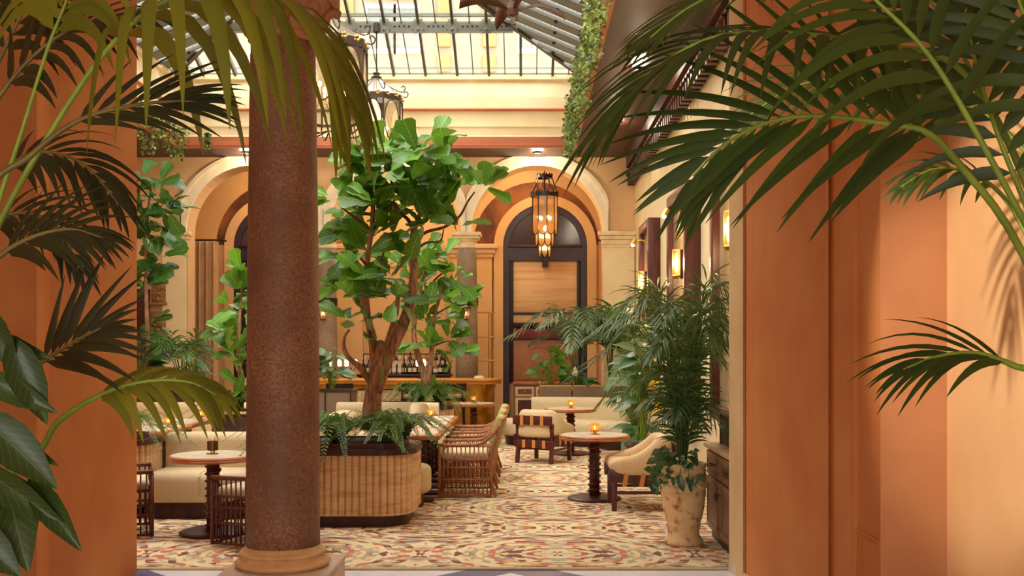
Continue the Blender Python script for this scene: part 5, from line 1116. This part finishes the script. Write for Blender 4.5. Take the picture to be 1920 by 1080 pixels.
# ---- background palms and ferns: one mesh per frond
def bushy(name, label, base, n, L, lw, ll, mt, spread=.9, rise=1., cat='palm', nl=16, wd0=None, group=None, seg=4, a0=60, droop=1.2, bias=(0, 0), xmax=99, t0=.32):
    t = thing(name, label, cat, base); b = Vector(base)
    for k in range(n):
        an = 2*PI*k/n+R.uniform(-.25, .25); u = Vector((math.cos(an), math.sin(an), 0)); f = R.uniform(.5, 1.0) if cat == 'palm' else R.uniform(.12, 1.0); Lk = L*R.uniform(.75, 1.05); sp = spread*f
        need = Lk*.84*sp*u.x; av = max(.05, xmax-b.x-ll*.6)
        if need > av: u = Vector((u.x*av/need, u.y, 0))
        fern = cat == 'fern'; tip = b+u*(Lk*.62*sp)+Vector((bias[0], bias[1], Lk*rise*(1.08-(.9 if fern else .55)*f)))
        ctrl = [b+u*.02, b+u*(Lk*.12*sp)+Vector((0, 0, Lk*rise*.42)), b+u*(Lk*.34*sp)+Vector((bias[0]*.5, bias[1]*.5, Lk*rise*(.92-.22*f))), tip, tip+u*(Lk*.22*sp)-Vector((0, 0, Lk*(.24 if fern else .10)*f+.01))]
        P, lf = frond_geo(ctrl, t0 if cat == 'palm' else .08, nl, ll, lw, (0, 0, 1), droop, a0, 18, .12)
        m = MB().tube(P[::4], [max(.002, (.009 if cat == 'palm' else .004)*(1-i/12)) for i in range(11)], 5)
        for q in lf: leaflet(m, *q, seg=seg)
        m.build('frond', mt, t, smooth=True)
    return t
bushy('urn_palm', 'tall dark kentia palm planted in the terracotta urn', (UX, UY, .63), 20, 1.75, .026, .36, K['kentia'], .75, 1.08, nl=20, droop=1.5, xmax=1.95, t0=.16)
bushy('courtyard_palm', 'arching grey-green palm behind the curved sofa, nearer the arch', (.92, 18.2, .86), 13, 1.95, .05, .42, K['grey_kentia'], .95, .95, nl=15, xmax=1.95)
bushy('courtyard_palm', 'arching dark palm behind the curved sofa, nearer the right wall', (1.5, 18.2, .86), 12, 1.9, .05, .42, K['kentia'], .6, .98, nl=15, xmax=1.95)
bushy('courtyard_palm', 'feathery dark palm rising behind the strapped chair by the mirrors', (1.62, 14.6, .016), 12, 2.3, .045, .4, K['kentia'], .42, 1.0, nl=15, xmax=1.82)
bushy('trough_palm', 'brownish feathery palm in the trough below the curtain', (-5.4, 16.35, .96), 12, 1.35, .035, .34, K['kentia'], 1.0, .85, nl=13)
bushy('urn_underplanting', 'low arching palm leaves around the foot of the urn palm', (UX, UY, .63), 9, .95, .024, .3, K['kentia'], .8, .85, nl=14, xmax=1.95, t0=.2)
for i, (x, y, z, L, lb) in enumerate(((-2.12, 9.85, .75, .66, 'fern at the left of the fluted planter beside the column'), (-1.78, 9.78, .75, .7, 'fern at the front of the fluted planter left of the trunk'), (-1.28, 9.82, .75, .68, 'fern at the front right corner of the fluted planter'), (-1.22, 10.3, .75, .7, 'fern at the back right of the fluted planter'), (-1.62, 15.75, .80, .75, 'left fern under the rear fig tree'), (-1.3, 15.72, .80, .7, 'right fern under the rear fig tree'), (-4.0, 10.3, .80, .6, 'fern in the small planter by the orange pier'), (-3.6, 12.95, .88, .5, 'small fern at the foot of the basket fig'))):
    bushy('sword_fern', lb, (x, y, z), 34, L, .024, .085, K['fern'], 1.9, .5, 'fern', 26, group='sword ferns', seg=2, a0=75, droop=.5)
def leafy(name, label, base, n, hgt, spread, size, me, cat='plant', updroop=.2, stem=True, yellow=0):
    t = thing(name, label, cat, base); b = Vector(base)
    for k in range(n):
        an = R.uniform(0, 2*PI); f = k/max(1, n-1); z = hgt*(.3+.7*f); r = spread*R.uniform(.25, 1)*(1.1-.6*f); p = b+Vector((math.cos(an)*r*.55, math.sin(an)*r*.55, z)); d = Vector((math.cos(an), math.sin(an), R.uniform(-.3, .7)-updroop))
        if stem: MB().tube(cr([b+Vector((math.cos(an)*.02, math.sin(an)*.02, 0)), b.lerp(p, .6)+Vector((0, 0, hgt*.08)), p], 5), .006, 5).build('stem', K['stem'], t)
        m_ = R.choice(me) if isinstance(me, list) else me
        link('leaf', m_, t, orient(p, d, Vector((R.gauss(0, .3), -.5, .8)), size*R.uniform(.75, 1.2)))
    return t
hea_g = leafmesh('heart_leaf', HEA, K['glossy'], .25, .15, .02); hea_v = leafmesh('heart_leaf', HEA, K['varieg'], .25, .15, .02); lan_g = leafmesh('lance_leaf', LAN, K['glossy'], .35, .2, .0); lan_v = leafmesh('lance_leaf', LAN, K['varieg'], .35, .2, .0)
mon = leafmesh('lobed_leaf', HEA, K['fig'], .3, .2, .09); yel = leafmesh('yellow_leaf', HEA, mat('yellowed_leaf', srgb(240, 190, 30), .5), .2, .2, .02); ova_g = leafmesh('oval_leaf', OVA, K['glossy'], .3, .25, .01)
leafy('monstera', 'bright green broad-leaved climber on a post in the mesh planter', (.42, 18.2, .86), 20, .75, .45, .26, mon)
leafy('peace_lily', 'peace lily with one white spathe in the mesh planter', (.92, 18.05, .86), 16, .38, .4, .24, ova_g)
p = W(1078, 700, 18.0); fl_ = MB(); link('spathe', leafmesh('spathe', OVA, K['flowerw'], .1, .4, 0), bpy.data.objects['peace_lily'], orient(p-Vector((0, 0, .08)), (0, -.1, 1), (0, -1, .2), .2)); MB().tube([(.92, 18.05, .86), p-Vector((0, 0, .08))], .005, 5).build('flower_stem', K['stem'], bpy.data.objects['peace_lily'])
leafy('dracaena', 'lance-leaved green plant in the tall green jar', (1.42, 13.6, .6), 54, .62, .42, .24, [lan_g, lan_v, ova_g])
lt = leafy('philodendron', 'tall variegated broad-leaved plant with yellow leaves in the oxblood pot', (1.42, 12.5, .46), 38, 1.55, .34, .28, [hea_v, hea_g])
for (x, y) in ((1244, 663), (1236, 716), (1246, 760)): link('yellow_leaf', yel, lt, orient(W(x, y, 12.2), (-.7, 0, -.4), (0, -1, .3), .17))
leafy('spathiphyllum', 'low bushy plant filling the rim of the oxblood pot', (1.38, 12.35, .5), 24, .25, .36, .22, [lan_g, ova_g])
leafy('trough_dracaena', 'rosette-leaved green plant in the back left trough', (-5.15, 16.1, .96), 40, .75, .5, .32, [lan_g, lan_v])
leafy('trough_foliage', 'dense dark foliage at the pier end of the trough', (-5.95, 16.1, .96), 30, .8, .5, .34, [lan_g, hea_g])
leafy('variegated_rubber', 'cream-edged variegated plant in the grey mesh planter by the column', (-2.95, 15.85, 1.0), 22, .62, .34, .26, [hea_v, leafmesh('oval_leaf', OVA, K['varieg'], .3, .25, .01)])
iv = thing('urn_ivy', 'ivy trailing over the rim of the terracotta urn', 'ivy', (UX-.05, UY-.12, .66))
for k in range(85):
    an = R.uniform(PI*.75, PI*1.75); r = R.uniform(.08, .25); z = .72+R.uniform(-.02, .1) if r < .18 else .70-R.uniform(-.06, .14)*(1 if an < PI*1.3 else .6); p = Vector((UX+r*math.cos(an)-.03, UY+r*math.sin(an), z))
    link('leaf', R.choice((hea_g, hea_v, hea_g)), iv, orient(p, (math.cos(an), math.sin(an), R.uniform(-.8, .2)), (R.gauss(0, .4), -.8, .6), R.uniform(.055, .09)))
for q in ((1272, 905, 1276, 880), (1228, 910, 1245, 880), (1293, 905, 1290, 880)):
    MB().tube([W(q[0], q[1], 8.55), W(q[2], q[3], 8.58), (UX, UY, .68)], .004, 5).build('runner', K['stem'], iv)
    for k in range(4): link('leaf', hea_g, iv, orient(W(q[0]+R.uniform(-8, 8), q[1]-5+R.uniform(-12, 8), 8.54), (R.uniform(-.4, .4), -.3, -1), (0, -1, .3), .075))
# ---- ivy garlands along the soffit edge (uncountable small leaves)
def garland(name, label, x, y0, y1, n, z, side, ln):
    m = MB()
    for k in range(n):
        y = y0+(y1-y0)*R.random(); wob = .5+.5*math.sin(y*4.1)*math.sin(y*1.7+1); dr = R.random()**1.4*ln*(.45+.75*wob); p = Vector((x+side*(R.uniform(-.05, .12)+.10*wob*R.random())*(1-dr/ln*.3), y, z-dr)); s = R.uniform(.03, .062); d = Vector((R.gauss(0, 1), R.gauss(0, 1), R.gauss(-.6, .6))).normalized(); nn = Vector((R.gauss(0, .6), -1, R.gauss(.3, .5))); sd = d.cross(nn); sd.normalize()
        m.add([p, p+d*s*.4+sd*s*.5, p+d*s*1.2, p+d*s*.4-sd*s*.5], [(0, 1, 2, 3)])
    o = m.build(name, K['ivy'], loc=(x, (y0+y1)/2, z)); tag(o, label, 'ivy', kind='stuff')
garland('ivy_garland', 'long ivy garland hanging along the right edge of the skylight', .80, 9.6, 18.3, 3400, 5.46, -1, .66)
garland('ivy_garland', 'ivy garland hanging along the left edge of the skylight', -6.05, 13.5, 18.3, 1800, 5.46, 1, .7)
garland('ivy_garland', 'short ivy sprig at the left of the back cornice', -5.6, 18.28, 18.36, 500, 5.4, 0, .35)
# ---- lobby spotlight behind the camera, throws the frond shadows on the right wall
sp = thing('track_spotlight', 'black ceiling spotlight in the lobby behind the camera', 'spotlight', (-1.9, 2.6, 4.2))
MB().tube([(-1.9, 2.6, 4.42), (-1.9, 2.6, 4.25)], .012, 6).build('stem', K['irondk'], sp); MB().tube([(-1.96, 2.58, 4.24), (-1.84, 2.63, 4.16)], [.05, .06], 12).build('head', K['irondk'], sp)
lamp('spot_beam', (-1.81, 2.64, 4.14), 750, (1, .88, .70), .05, sp, .40, (.09+3.64, .04+1.45, -.06-2.34))
